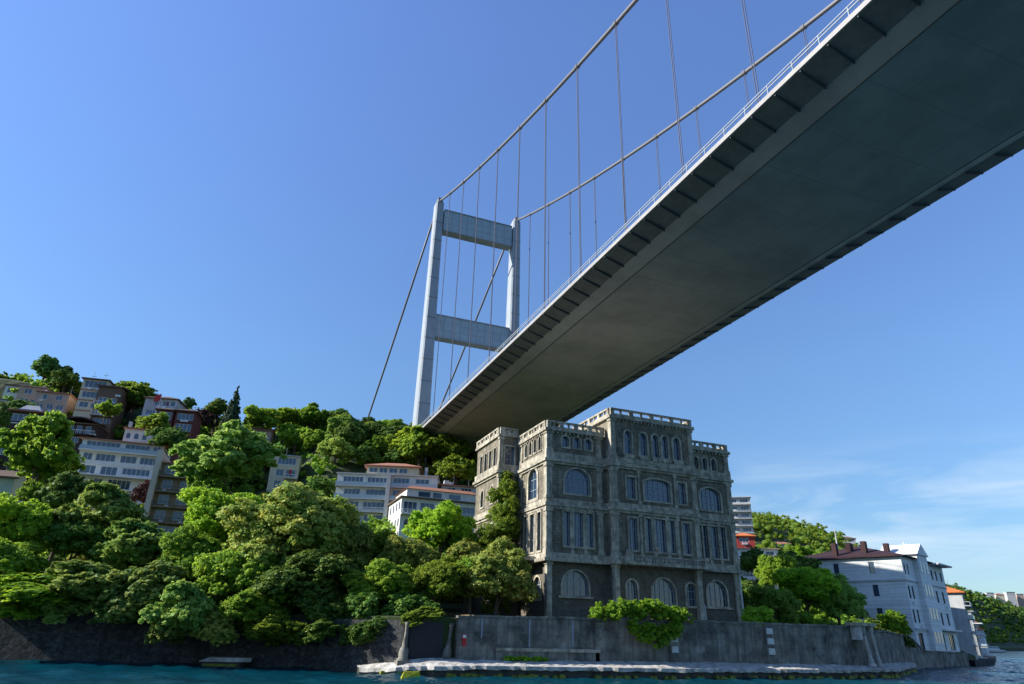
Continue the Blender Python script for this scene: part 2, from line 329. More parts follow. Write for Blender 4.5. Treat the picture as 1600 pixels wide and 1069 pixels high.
def window(parent,F,op,dep,nv=1,nh=1,fw=0.12,fm=None,gm=None,surround=None,sm=None):
    u0,u1,a,b,ar=op[:5]; pl=outline(u0,u1,a,b,ar); f=MB(); ring(f,F,pl,fw,-dep+0.005,-dep+0.12)
    for k in range(1,nv+1):
        u=u0+(u1-u0)*k/(nv+1); top=b
        if ar:
            r=(u1-u0)/2; h=min(r,(b-a)*0.6) if ar is True else ar; top=b-h+h*math.sqrt(max(0,1-((u-(u0+u1)/2)/r)**2))
        bar(f,F,u-fw*.4,u+fw*.4,a+fw,top-fw*.8,-dep+0.008,-dep+0.10)
    for k in range(1,nh+1):
        z=a+(b-a)*(0.62 if nh==1 else k/(nh+1)); bar(f,F,u0+fw,u1-fw,z-fw*.45,z+fw*.45,-dep+0.009,-dep+0.108)
    w=f.build('window',fm or FRAMEB,parent)
    g=MB(); g.poly([P3(F,p[0],p[1],-dep+0.004) for p in pl]); g.build('pane',gm or GLASS,w)
    if surround:
        s=MB(); e=surround; pl2=outline(u0-e,u1+e,a-e*0.6,b+e,(ar if ar is True or not ar else ar+e)); ring(s,F,pl2,e,0.003,0.14)
        s.build('window_surround',sm or TRIM,w)
    return w
# ------------------------------------------------------------------ stone mansion
def mansion():
    root=empty('stone_mansion',(44.3,93.5,7.0),0,'weathered grey stone mansion of five storeys with a taller central block, behind the garden wall','mansion')
    ox,oy,oz=44.3,93.5,7.0
    class Off(MB): pass
    def B(m,name,mt,par=root): 
        m.v=[(v[0]-ox,v[1]-oy,v[2]-oz) for v in m.v]; return m.build(name,mt,par)
    def FF(x,y,side):  # face frames in local coordinates
        if side=='f': return ((x-ox,y-oy),(1,0),(0,-1))
        if side=='l': return ((x-ox,y-oy),(0,1),(-1,0))
        if side=='r': return ((x-ox,y-oy),(0,1),(1,0))
    def L(z): return z-oz
    def ops(lst): return [(a,b,L(c),L(d),e) for a,b,c,d,e in lst]
    W=MB(); G=MB(); wins=[]
    def face(F,Wd,z0,z1,lst,dep=0.45,par=root,nv=None,sur=0.28,gm=None,tgt=None):
        o=ops([q[:5] for q in lst]); wallface(tgt or W,F,Wd,L(z0),L(z1),o,dep)
        for q,oo in zip(lst,o):
            k=q[5] if len(q)>5 else (1,1)
            window(root,F,oo,dep,k[0]+(1 if oo[1]-oo[0]>1.4 else 0),2 if oo[3]-oo[2]>3 else k[1],0.09,FRAMEB,GLASS,sur if (len(q)<7) else q[6])
    zb,zt=15.2,38.6
    # central front, u = x-55
    c5=[(2.5,3.9,32.6,36.6,True,(0,1)),(5.5,6.9,32.6,36.6,True,(0,1)),(8.0,9.2,32.6,36.6,True,(0,1)),(9.9,11.1,32.6,36.6,True,(0,1)),(12.2,13.6,32.6,36.6,True,(0,1))]
    c4=[(2.6,4.2,25.2,28.8,False,(1,1)),(5.9,11.0,25.2,28.9,0.55,(3,1)),(12.5,14.1,25.2,28.8,False,(1,1))]
    c3=[(2.7,4.2,17.2,22.2,False,(1,1)),(5.8,6.9,17.2,22.4,False,(0,1)),(7.6,9.6,17.2,22.4,False,(1,1)),(10.3,11.4,17.2,22.4,False,(0,1)),(12.9,14.3,17.2,22.2,False,(1,1))]
    face(FF(55.1,93.5,'f'),16.1,zb,zt,c5+c4+c3)
    # central left side return and upper side
    face(FF(55.1,93.5,'l'),2.0,zb,zt,[])
    face(FF(55.1,95.5,'l'),16.0,35.0,zt,[])
    face(FF(71.2,93.5,'r'),2.0,zb,zt,[]); face(FF(71.2,95.5,'r'),16.0,34.0,zt,[])
    # left block front u=x-44.3
    l5=[(2.7,3.9,32.9,34.8,0.5,(0,0)),(4.8,6.0,32.9,34.8,0.5,(0,0)),(6.9,8.1,32.9,34.8,0.5,(0,0))]
    l4=[(3.1,7.7,25.4,29.6,2.0,(3,1))]
    l3=[(2.9,4.0,17.3,22.6,False,(0,1)),(4.7,6.3,17.3,22.6,False,(1,1)),(7.0,8.1,17.3,22.6,False,(0,1))]
    face(FF(44.3,95.5,'f'),10.8,zb,35.6,l5+l4+l3)
    # left block side u=y-95.5
    s5=[(2.2+1.9*k,3.2+1.9*k,32.6,35.0,0.5,(0,0),0.2) for k in range(4)]
    s4=[(3.6,7.2,24.9,30.1,True,(1,1),0.5)]
    s3=[(2.0,3.3,16.6,22.6,False,(0,1)),(4.6,6.2,16.6,22.6,False,(1,1)),(7.5,8.8,16.6,22.6,False,(0,1))]
    face(FF(44.3,95.5,'l'),12.0,zb,35.6,s5+s4+s3)
    # right block front u=x-71.2
    r5=[(1.2,2.2,32.0,34.2,0.5,(0,0)),(3.1,4.1,32.0,34.2,0.5,(0,0)),(5.0,6.0,32.0,34.2,0.5,(0,0))]
    r4=[(1.9,6.3,25.0,28.9,1.1,(3,1))]
    r3=[(1.9,2.9,17.1,22.4,False,(0,1)),(3.5,5.0,17.1,22.4,False,(1,1)),(5.6,6.6,17.1,22.4,False,(0,1))]
    face(FF(71.2,95.0,'f'),8.6,zb,35.6,r5+r4+r3)
    face(FF(79.8,95.0,'r'),24.0,zb,35.6,[])
    # rear left block: front y=107.5, x 40.7..44.3 ; side y 107.5..119.5
    face(FF(40.7,107.5,'f'),3.6,zb,37.0,[(1.0,2.7,31.8,35.2,False,(1,1))])
    q5=[(1.6+2.4*k,2.8+2.4*k,31.9,35.2,False,(0,1),0.15) for k in range(4)]
    face(FF(40.7,107.5,'l'),12.0,zb,37.0,q5+[(2.4,3.8,25.5,28.6,True,(0,0)),(7.4,8.8,25.5,28.6,True,(0,0)),(2,4,17,22,False),(7,9,17,22,False)])
    W.box(40.9-ox,79.6-ox,119.2-oy,119.5-oy,L(7),L(35.6))
    W.build('wall',STONE,root)
    # ground floor, slightly set back, darker
    face(FF(55.5,94.5,'f'),15.4,5.5,zb,[(2.0,3.9,9.4,12.9,True,(1,1)),(6.6,10.9,8.0,13.4,True,(3,1)),(13.0,14.9,9.4,12.9,True,(1,1))],tgt=G)
    face(FF(44.9,96.3,'f'),10.6,5.5,zb,[(2.4,6.9,10.2,13.9,True,(2,1))],tgt=G)
    face(FF(55.5,94.5,'l'),1.8,5.5,zb,[],tgt=G)
    face(FF(70.9,95.5,'f'),8.6,5.5,zb,[(2.4,6.4,9.6,13.6,True,(2,1))],tgt=G)
    face(FF(44.9,96.3,'l'),11.4,5.5,zb,[(2.5,5,9.6,13,True),(7,9.5,9.6,13,True)],tgt=G)
    face(FF(79.5,95.5,'r'),23,5.5,zb,[],tgt=G); face(FF(41.0,108,'f'),4.1,5.5,zb,[],tgt=G); face(FF(41.0,108,'l'),11.2,5.5,zb,[],tgt=G)
    G.build('ground_floor_wall',BRICK,root)
    # roofs
    for b in ((44.4,79.7,95.6,119.3,35.0,35.3),(55.2,71.1,93.6,111.4,38.2,38.5),(40.8,44.35,107.6,119.3,36.5,36.8)):
        B(MB().box(*b),'roof',GREYR)
    # projecting string courses and cornices (name, z0,z1, out)
    def course(name,z0,z1,out,blocks=('c','l','r','b'),m=TRIM):
        out*=1.35
        t=MB()
        if 'c' in blocks: t.box(55.1-out,71.2+out,93.5-out,95.4,z0,z1)
        if 'l' in blocks: t.box(44.3-out,55.1-out-.003,95.5-out,107.5-out,z0-0.003,z1-0.003)
        if 'r' in blocks: t.box(71.2+out+.003,79.8+out,95.0-out,119.5,z0-0.003,z1-0.003)
        if 'b' in blocks: t.box(40.7-out,44.3-out-0.004,107.5-out,119.5+out,z0-0.006,z1-0.006)
        return B(t,name,m)
    course('string_course',15.0,15.5,0.45); course('string_course',15.5,16.3,0.18)
    course('string_course',22.9,23.3,0.16); course('string_course',23.3,23.8,0.34); course('string_course',23.8,24.5,0.12)
    course('string_course',30.0,30.35,0.2); course('string_course',30.35,30.8,0.42); course('string_course',30.8,31.9,0.2)
    t=MB(); t.box(55.1-.5,71.2+.5,93.5-.5,111.5,38.45,38.95); B(t,'cornice',TRIM)
    t=MB(); t.box(44.3-.5,55.1-.501,95.5-.5,107.5-.5,35.4,35.85); B(t,'cornice',TRIM)
    t=MB(); t.box(71.2+.501,79.8+.5,95.0-.5,119.5,35.4,35.85); B(t,'cornice',TRIM)
    t=MB(); t.box(40.7-.4,44.3-.001,107.5-.4,119.5+.4,36.9,37.3); B(t,'cornice',TRIM)
    # parapets with oval openings: rail on piers and slabs
    def parapet(pts,z,h,slab):
        t=MB()
        for (x0,y0),(x1,y1) in pts:
            L_=math.hypot(x1-x0,y1-y0); ux,uy=(x1-x0)/L_,(y1-y0)/L_; nx_,ny_=-uy,ux; th=0.2
            def seg(a,b,z0,z1,th=0.2):
                t.prism([(x0+ux*a-nx_*th,y0+uy*a-ny_*th),(x0+ux*b-nx_*th,y0+uy*b-ny_*th),(x0+ux*b+nx_*th,y0+uy*b+ny_*th),(x0+ux*a+nx_*th,y0+uy*a+ny_*th)],z0,z1)
            seg(0,L_,z+h-0.28,z+h,0.27); seg(0,L_,z,z+0.35,0.24); n=max(1,round(L_/slab)); s=L_/n
            for k in range(n+1):
                c=min(max(k*s,0.35),L_-0.35); seg(c-0.34,c+0.34,z+0.35,z+h-0.28,0.22)
            for k in range(n):
                a=k*s; 
                for w_ in (0.5,): seg(a+s*0.5-0.16,a+s*0.5+0.16,z+0.35,z+h-0.28,0.12)
        return B(t,'parapet',TRIM)
    parapet([((55.0,93.4),(71.3,93.4))],38.95,1.3,4.0); parapet([((55.0,93.65),(55.0,111))],38.95,1.3,3.2); parapet([((71.3,93.65),(71.3,111))],38.95,1.3,3.2)
    parapet([((44.2,95.4),(54.8,95.4))],35.85,1.25,2.6); parapet([((44.2,95.65),(44.2,107.2))],35.85,1.25,2.4)
    parapet([((71.6,94.9),(79.9,94.9))],35.85,1.25,2.7); parapet([((79.9,95.15),(79.9,119))],35.85,1.25,3)
    parapet([((40.6,107.4),(44.0,107.4))],37.3,1.25,1.8); parapet([((40.6,107.65),(40.6,119.5))],37.3,1.25,2.4)
    # corner columns and pilasters
    def pil(x0,x1,y0,y1,z0,z1,name='corner_pilaster',m=TRIM):
        t=MB(); t.box(x0,x1,y0,y1,z0,z1); t.box(x0-.12,x1+.12,y0-.12,y1,z0,z0+0.5); t.box(x0-.14,x1+.14,y0-.14,y1,z1-0.45,z1); return B(t,name,m)
    for (a,b_) in ((16.3,22.9),(24.5,30.0),(31.9,35.4)):
        top=b_ if b_<35 else 38.45
        for x in (55.1-0.12,71.2-0.78): pil(x,x+0.9,93.5-0.13,94.3,a,top)
        pil(44.3-0.12,45.2,95.5-0.13,96.4,a,b_); pil(53.3,54.2,95.5-0.13,95.9,a,b_); pil(79.0,79.92,95-0.13,95.8,a,b_); pil(72.2-.4,72.6,95-0.12,95.3,a,b_)
        pil(40.7-.1,41.3,107.5-.11,108.1,a,min(b_+1.4,36.9) if b_>35 else b_)
        pil(44.3-.11,44.5,105.6,106.9,a,b_)
    for x,y in ((55.0,93.6),(44.4,95.5),(79.0,95.2),(70.3,93.6),(40.8,107.6)):
        pil(x,x+0.85,y,y+0.85,5.5,15.0,'corner_column')
    # pilasters between the windows
    for u in (4.9,11.95):
        for a,b_ in ((16.3,22.9),(24.5,30.0)): pil(55.1+u-.2,55.1+u+.2,93.5-.12,93.6,a,b_,'pilaster')
    for u in (7.25,9.95): pil(55.1+u-.15,55.1+u+.15,93.5-.12,93.6,16.3,22.9,'pilaster')
    for u in (4.35,6.65): pil(44.3+u-.15,44.3+u+.15,95.5-.12,95.6,16.3,22.9,'pilaster')
    for u in (3.2,5.3): pil(71.2+u-.15,71.2+u+.15,95.0-.12,95.1,16.3,22.9,'pilaster')
    for v in (3.95,6.85): 
        t=MB(); t.box(44.3-.14,44.35,95.5+v-.16,95.5+v+.16,16.3,22.9); B(t,'pilaster',TRIM)
    # dentils under the cornices and bands: one part per run
    def dent(x0,x1,y,z,side='f',step=0.7,s=0.28):
        t=MB(); n=int((x1-x0)/step)
        for k in range(n+1):
            c=x0+(x1-x0)*k/n
            if side=='f': t.box(c-s/2,c+s/2,y-0.3,y,z-0.35,z)
            else: t.box(y-0.3,y,c-s/2,c+s/2,z-0.35,z)
        B(t,'dentils',TRIM)
    dent(55.3,71.0,93.5,38.45); dent(44.6,54.4,95.5,35.4); dent(72,79.6,95,35.4); dent(95.8,107,44.3,35.4,'l'); dent(55.3,71,93.5,30.35,step=1.2,s=0.4); dent(96,107,44.3,30.35,'l',1.2,.4); dent(44.6,54.4,95.5,30.35,step=1.2,s=.4); dent(72,79.6,95,30.35,step=1.2,s=.4)
    # little corbelled balconets under the top windows
    for u0,u1 in ((2.3,4.1),(5.3,7.1),(7.8,9.4),(9.7,11.3),(12.0,13.8)):
        t=MB(); t.box(55.1+u0,55.1+u1,93.5-.5,93.5-.2,31.9,32.5); t.box(55.1+u0+.3,55.1+u1-.3,93.1,93.48,31.0,31.9); B(t,'sill_balconet',TRIM)
    # balcony over the ground floor
    bal=B(MB().box(56.4,71.9,92.0,93.04,15.0,15.45),'balcony',TRIM)
    t=MB()
    for k in range(24): c=58+k*0.55; t.lathe((c-ox,92.25-oy,L(15.45)),[(0.09,0),(0.15,0.3),(0.06,0.6),(0.1,0.8)],6)
    t.box(57.4-ox,71.8-ox,92.12-oy,92.38-oy,L(16.25),L(16.4)); t.build('balustrade',TRIM,bal)
    t=MB(); t.prism([(56.5,92.1),(57.6,92.1),(57.6,93.1),(56.5,93.1)],15.45,17.3,[(56.9,92.2),(57.5,92.2),(57.5,93.0),(56.9,93.0)]); B(t,'pedestal',TRIM,bal)
    t=MB(); t.lathe((61.9-ox,92.2-oy,L(16.4)),[(0.3,0),(0.12,0.15),(0.1,0.6),(0.35,0.9),(0.5,1.2),(0.42,1.35)],10); t.build('urn',TRIM,bal)
    t=MB(); t.box(70.9-ox,71.7-ox,92.1-oy,92.9-oy,L(15.45),L(16.7)); t.build('pedestal',TRIM,bal)
    # sills of the ground floor
    for x0,x1,y,z in ((46.6,52.4,96.3,9.9),(68.2,70.6,94.5,9.2),(72.6,78.2,95.5,9.3)): B(MB().box(x0,x1,y-.35,y,z,z+.3),'sill',TRIM)
    # side terrace slab on the left
    B(MB().box(41.6,44.3,99.0,106.5,15.3,15.9),'terrace_slab',TRIM)
    # drain pipes
    t=MB(); t.tube([(71.3-ox,94.2-oy,L(14.8)),(71.4-ox,94.2-oy,L(12)),(71.0-ox,94.0-oy,L(10.8)),(71.5-ox,94.0-oy,L(9.4)),(71.7-ox,94.0-oy,L(6.5))],0.16,6); t.build('drainpipe',BLOCKW,root)
    t=MB(); t.tube([(79.9-ox,95-oy,L(15)),(79.95-ox,95-oy,L(6.5))],0.17,6); t.build('drainpipe',BLOCKW,root)
    return root
mansion()
# ------------------------------------------------------------------ bridge
def rebase(root,loc):
    loc=Vector(loc); root.location=loc
    for ch in root.children: ch.location=Vector(ch.location)-loc
def bridge():
    root=empty('suspension_bridge',(67,209,60),0,'grey steel suspension bridge crossing overhead to its tower on the wooded hill','bridge')
    root.location=(0,0,0)
    c=lambda y:70.15-0.0165*y
    zc=lambda y:-0.0185*y
    ys=[-260+i*12 for i in range(50)]
    prof=[(-18.35,66.25),(-18.3,66.2),(-14.5,65.2),(-11.9,64.35),(11.9,64.35),(14.5,65.2),(18.3,66.2),(18.35,66.25),(18.35,66.95),(-18.35,66.95)]
    def extrude(pr,name,m,par,ys=ys,closed=True):
        t=MB(); n=len(pr)
        for y in ys:
            for (x,z) in pr: t.v.append((c(y)+x,y,z+zc(y)))
        for i in range(len(ys)-1):
            for k in range(n if closed else n-1):
                j=(k+1)%n; t.f.append((i*n+k,i*n+j,(i+1)*n+j,(i+1)*n+k))
        return t.build(name,m,par)
    deck=extrude(prof,'deck',STEELD,root)
    for sx in (-1,1):
        extrude([(sx*18.36,66.22),(sx*18.5,66.22),(sx*18.5,66.93),(sx*18.36,66.93)],'fascia',FASC,deck)
        extrude([(sx*18.3,66.19),(sx*14.56,65.2),(sx*14.56,65.19),(sx*18.3,66.18)],'footway_underside',FOOTU,deck)  # thin sheet below the footway, darker than the deck around it
        # service rail along the flat bottom's edge
        extrude([(sx*12.0,64.28),(sx*12.12,64.28),(sx*12.12,64.34),(sx*12.0,64.34)],'inspection_rail',BRACK,deck)
        t=MB()
        for y in [14+4.025*k for k in range(50)]:
            t.box(c(y)+sx*18.45-.05,c(y)+sx*18.45+.05,y-.05,y+.05,66.9+zc(y),68.25+zc(y))
        t2=[(sx*18.4,68.15),(sx*18.5,68.15),(sx*18.5,68.27),(sx*18.4,68.27)]
        r=t.build('railing',STEEL,deck); extrude(t2,'rail',STEEL,r); extrude([(a,b-0.5) for a,b in t2],'rail',STEEL,r)
    t=MB()
    for k in range(26):
        y=6+8.05*k; t.box(c(y)-11.8,c(y)+11.8,y-.035,y+.035,64.335+zc(y),64.348+zc(y))
    t.build('weld_seams',mat('weld_paint',(0.27,0.265,0.26),.7),deck)
    t=MB()
    for off in (-6.2,0.1,6.3):
        for i in range(len(ys)-1):
            if -20<ys[i]<215: y0,y1=ys[i],ys[i+1]; t.poly([(c(y0)+off,y0,64.34+zc(y0)),(c(y0)+off+.07,y0,64.34+zc(y0)),(c(y1)+off+.07,y1,64.34+zc(y1)),(c(y1)+off,y1,64.34+zc(y1))])
    t.build('plate_joint',mat('joint_paint',(0.24,0.235,0.23),.7),deck)
    proto={}
    for sx in (-1,1):
        for k in range(48):
            y=13.2+4.025*k
            if sx not in proto:
                t=MB(); pts=[(18.3,66.16),(14.6,65.18),(14.6,64.8),(15.6,65.05),(18.3,65.96)]
                n=len(pts)
                for dy in (-0.08,0.08):
                    for (x,z) in pts: t.v.append((sx*x,dy,z))
                t.f.append(tuple(range(n))); t.f.append(tuple(range(n,2*n)))
                for i in range(n): j=(i+1)%n; t.f.append((i,j,n+j,n+i))
                o=t.build('edge_bracket',BRACK,deck); proto[sx]=o
            else: o=proto[sx].copy(); COL.objects.link(o); o.parent=deck
            o.location=(c(y),y,zc(y)-0.005)
    # tower
    ty=209.5; tow=empty('tower'); tow.parent=root
    for sx in (-1,1):
        x=c(ty)+sx*15.95; t=MB()
        secs=[(30,2.45,3.2),(62,2.3,3.0),(155.2,1.5,2.2),(156.4,1.1,1.9)]
        for (z,a,b) in secs:
            ch=0.45
            t.v+=[(x+p[0],ty+p[1],z) for p in ((-a+ch,-b),(a-ch,-b),(a,-b+ch),(a,b-ch),(a-ch,b),(-a+ch,b),(-a,b-ch),(-a,-b+ch))]
        for k in range(3):
            for q in range(8): t.f.append((k*8+q,k*8+(q+1)%8,k*8+8+(q+1)%8,k*8+8+q))
        t.f.append(tuple(range(24,32))); leg=t.build('leg',STEEL,tow)
        t=MB(); t.prism([(x-.9,ty-2),(x+.9,ty-2),(x+.9,ty+2),(x-.9,ty+2)],156.4,157.3); t.build('saddle',CABLE,leg)
        t=MB()
        for z in range(66,154,8):
            w_=2.44-(z-30)*0.0075; b=3.3-(z-30)*0.0079; t.box(x-w_-.0,x+w_+.0,ty-b-0.03,ty-b+0.1,z,z+0.12)
        t.build('joint_seam',CABLE,leg)
    for z0,z1 in ((143.6,152.4),(99.6,107.8)):
        x0=c(ty)-15.95+2.0; x1=c(ty)+15.95-2.0
        t=MB(); t.box(x0,x1,ty-1.6,ty+1.6,z0,z1); cb=t.build('crossbeam',mat('crossbeam_paint',(0.33,0.41,0.45),0.55,0.25,0.3,streak=0.1),tow)
        t=MB(); t.box(x0,x1,ty-1.9,ty+1.9,z1,z1+.35); t.box(x0,x1,ty-1.9,ty+1.9,z0-.35,z0); t.build('flange',STEEL,cb)
        t=MB()
        for k in range(1,9): x=x0+(x1-x0)*k/9; t.box(x-.1,x+.1,ty-1.68,ty-1.6,z0,z1)
        for zz in (z0+(z1-z0)*.33,z0+(z1-z0)*.66): t.box(x0,x1,ty-1.66,ty-1.601,zz,zz+.1)
        t.build('stiffener',STEEL,cb)
    # main cables and backstays
    zcab=lambda y:100+7.0e-4*(y+75)**2
    for sx in (-1,1):
        pts=[(c(y)+sx*15.95,y,zcab(y)) for y in np.arange(-250,209.6,9.19)]
        pts[-1]=(c(ty)+sx*15.95,ty,157.0)
        back=[(c(ty)+sx*15.95,ty,157.0)]+[(c(y)+sx*15.95,y,157-(y-ty)*0.585+0.00022*(y-ty)*(y-ty-180)) for y in (245,280,320,360,390)]
        MB().tube(pts,0.42,8).build('main_cable',CABLE,root,True); MB().tube(back,0.42,8).build('main_cable',CABLE,root,True)
        for k in range(-6,10):
            y=50.1+16.1*k; x=c(y)+sx*15.95; t=MB()
            for dy in (-0.2,0.2): t.tube([(x,y+dy,66.9+zc(y)),(x,y+dy,zcab(y)-.3)],0.075,6)
            h=t.build('hanger',ROPE,root)
            cl=MB(); cl.tube([(x,y-.55,zcab(y-.55)),(x,y+.55,zcab(y+.55))],0.56,8); cl.build('cable_clamp',CABLE,h)
    rebase(root,(67,209.5,48))
bridge()
# ------------------------------------------------------------------ quay, walls, gates
def quay():
    r=random.Random(5); m=MB(); xs=[17+0.7*i for i in range(198)]; KX=[17,20,26,35,60,90,105,128,146,156]; KY=[91,87.0,84.6,83.6,82.0,84.2,88.6,104,118.5,124.5]
    rows=[]
    for x in xs:
        yf=float(np.interp(x,KX,KY))+r.uniform(-.35,.35); yb=float(shore(x))+0.9; n=7
        top=float(np.interp(x,[17,22,30,140,156],[0.35,0.9,1.15,1.1,0.5])); back=float(np.interp(x,[17,24,140,156],[1.0,1.85,1.85,1.2]))
        pr=[(yf+.7,-1.5),(yf+.55,0.1),(yf+.6,top-.5+r.uniform(-.12,.1)),(yf+.02,top-.42+r.uniform(-.1,.1)),(yf,top)]
        for k in range(1,n+1): f=k/n; pr.append((yf+(yb-yf)*f,top+(back-top)*f+r.uniform(-.07,.07)))
        rows.append([(x,a,b) for a,b in pr])
    nn=len(rows[0])
    for i,rw in enumerate(rows):
        m.v+=rw
        if i:
            for k in range(nn-1): m.f.append(((i-1)*nn+k,i*nn+k,i*nn+k+1,(i-1)*nn+k+1))
    m.f.append(tuple(range(nn)))
    o=m.build('quay',CONC); o.data.materials.append(CONCD); tag(o,'pale cracked concrete quay along the garden wall',kind='structure')
    for p in o.data.polygons:
        if p.index%(nn-1)<2 : p.material_index=1  # undercut lower front of the quay gets the darker concrete
    a=MB()
    for x in np.arange(18,154,0.45):
        y=float(np.interp(x,KX,KY))+0.25; 
        if r.random()<0.33:
            w_=r.uniform(.3,.7); h=r.uniform(.12,.3); d=r.uniform(.2,.6); a.prism([(x-w_,y-d),(x+w_,y-d*.8),(x+w_,y+.5),(x-w_,y+.5)],-0.3,h,[(x-w_*.6,y-d*.4),(x+w_*.5,y-d*.3),(x+w_*.6,y+.5),(x-w_*.6,y+.5)])
    tag(a.build('algae',ALGAE),'yellow green algae growing on the foot of the quay at the waterline','algae',kind='stuff')
quay()
def wall_run(name,label,pts,th,mt,cat='wall',coping=True,jit=0.0,seed=1):
    r=random.Random(seed); x0,y0=pts[0][0],pts[0][1]; root=empty(name,(x0,y0,0),0,label,cat); b=MB(); c=MB()
    for (xa,ya,za,ta),(xb,yb,zb,tb) in zip(pts[:-1],pts[1:]):
        L=math.hypot(xb-xa,yb-ya); n=max(1,int(L/2)); nx_,ny_=-(yb-ya)/L,(xb-xa)/L
        for k in range(n):
            f,g=k/n,(k+1)/n; p=[(xa+(xb-xa)*q-x0,ya+(yb-ya)*q-y0,za+(zb-za)*q,ta+(tb-ta)*q) for q in (f,g)]
            if jit: p=[(a,b_,z,t+0.0) for a,b_,z,t in p]
            i=len(b.v)
            for a,b_,z,t in p: b.v+=[(a,b_,z),(a+nx_*th,b_+ny_*th,z),(a+nx_*th,b_+ny_*th,t),(a,b_,t)]
            b.f+=[(i,i+4,i+7,i+3),(i+1,i+2,i+6,i+5),(i+3,i+7,i+6,i+2)]
            if coping:
                i=len(c.v); j1=r.uniform(-jit,jit); o=0.14
                for a,b_,z,t in p: c.v+=[(a-nx_*o,b_-ny_*o,t+.004+j1),(a+nx_*(th+o),b_+ny_*(th+o),t+.004+j1),(a+nx_*(th+o),b_+ny_*(th+o),t+.3+j1),(a-nx_*o,b_-ny_*o,t+.3+j1)]
                c.f+=[(i,i+4,i+7,i+3),(i+1,i+2,i+6,i+5),(i+3,i+7,i+6,i+2),(i,i+1,i+5,i+4),(i,i+3,i+2,i+1),(i+4,i+5,i+6,i+7)]
    b.build('body',mt,root)
    if coping: c.build('coping',mt,root)
    return root
gw=wall_run('garden_wall','long grey stained garden wall with pale block piers in front of the stone mansion',[(28.2,87.6,-.5,6.5),(45,87.6,-.5,6.8),(62,87.6,-.5,7.0),(90,87.6,-.5,7.1),(99,89.6,-.5,7.1)],0.7,WALLM,jit=0.05)
def sub(o,root): o.location=(-root.location.x,-root.location.y,-root.location.z); o.parent=root; return o
for X in (60.6,77.9):
    p=sub(MB().box(X-.75,X+.75,87.25,87.6,.5,7.05).build('pier',WALLM),gw)
    for z in (2.9,4.3,5.7): MB().box(X-.55,X+.55,87.05,87.249,z,z+.85).build('pale_block',BLOCKW,p)
sub(MB().box(33.5,48.5,87.1,87.6,2.7,3.1).build('ledge',TRIM),gw)
sub(MB().box(33.5,48.5,87.3,87.6,1.0,2.7).build('plinth',WALLM),gw)
for X,z0 in ((38.2,3.2),(44.6,3.4),(31.5,4.2)): sub(MB().tube([(X,87.53,z0),(X,87.53,6.6)],.09,6).build('pipe',FRAMEB),gw)
b=sub(MB().box(47.9,49.4,87.3,87.59,1.2,6.5).build('pier',WALLM),gw)
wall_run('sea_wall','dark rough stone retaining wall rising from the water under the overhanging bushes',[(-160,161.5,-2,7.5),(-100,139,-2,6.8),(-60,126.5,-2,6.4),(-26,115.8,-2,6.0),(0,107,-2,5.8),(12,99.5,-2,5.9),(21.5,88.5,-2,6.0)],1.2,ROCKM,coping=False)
wall_run('boundary_wall','dark ivy topped wall between the stone gateway and the white waterside mansion',[(101.5,90.6,-1,6.6),(110,95,-1,6.8),(138,112,-1,6.2),(150,119.0,-1,3.4),(157,122.6,-1,3.2),(185,134.0,-1,2.8)],0.8,WALLM,seed=4,jit=0.1)
# two leaning carved posts and a dark gate at the left end of the quay
gt=empty('garden_gate',(24.5,88.2,1.3),0,'dark garden gate between two leaning carved stone posts at the left end of the quay','gate')
for dx,lean in ((-2.9,0.25),(2.6,0.5)):
    p=MB(); p.lathe((dx,0,0),[(.75,0),(.75,.3),(.55,.5),(.62,1.0),(.5,1.5),(.3,1.75),(.34,2.1),(.24,2.6),(.2,3.4),(.28,4.2),(.35,4.5)],10); 
    p.v=[(x+lean*z/4,y,z) for x,y,z in p.v]; pp=p.build('post',WALLM,gt,True)
    q=MB(); q.box(dx-.8,dx+.8,-.8,.8,-.6,.15); q.build('pedestal',WALLM,pp)
MB().box(-2.2,2.2,.3,.5,.1,4.6).build('gate_leaf',mat('gate_dark_wood',(.03,.032,.035),.8,.3,3),gt)
MB().box(-2.3,2.1,-.5,.3,-.3,.12).build('step',CONC,gt)
sub(MB().box(21.4,28.2,88.8,89.2,-.5,6.3).build('back_wall',WALLM),gw)
# portal on the right
pg=empty('stone_gateway',(99.8,88.9,1.4),R_(12),'ruined stone gateway with leaning pale columns at the right end of the garden wall','gateway')
MB().box(-4.4,1.6,-.9,1.0,6.0,6.5).build('lintel',TRIM,pg)
MB().box(-3.7,-2.2,-.5,.6,3.9,6.0).build('block',CONC,pg)
for dx,lean in ((-1.6,1.3),(0.7,1.2)):
    p=MB(); p.lathe((0,0,0),[(.62,0),(.62,.35),(.42,.55),(.45,1.0),(.33,1.2),(.33,2.2),(.36,3.6),(.3,5.0),(.42,5.2),(.5,5.99)],12); p.v=[(dx+x+lean*(1-z/6),y-.2,z) for x,y,z in p.v]; p.build('column',CONC,pg,True)
MB().box(-4.2,3.0,.9,1.3,-.3,5.9).build('back_panel',WALLM,pg)
# red panel
rp=empty('wall_panel',(29.1,87.2,3.0),0,'small red panel hung on the grey garden wall beside the carved gate post','sign')
MB().box(-.27,.27,0,.12,.2,1.6).build('board',RED,rp); MB().box(-.22,.22,-.03,0,1.15,1.5).build('pale_patch',WFRAME,rp); MB().box(-.05,.05,.12,.4,.5,1.2).build('bracket',METAL,rp)
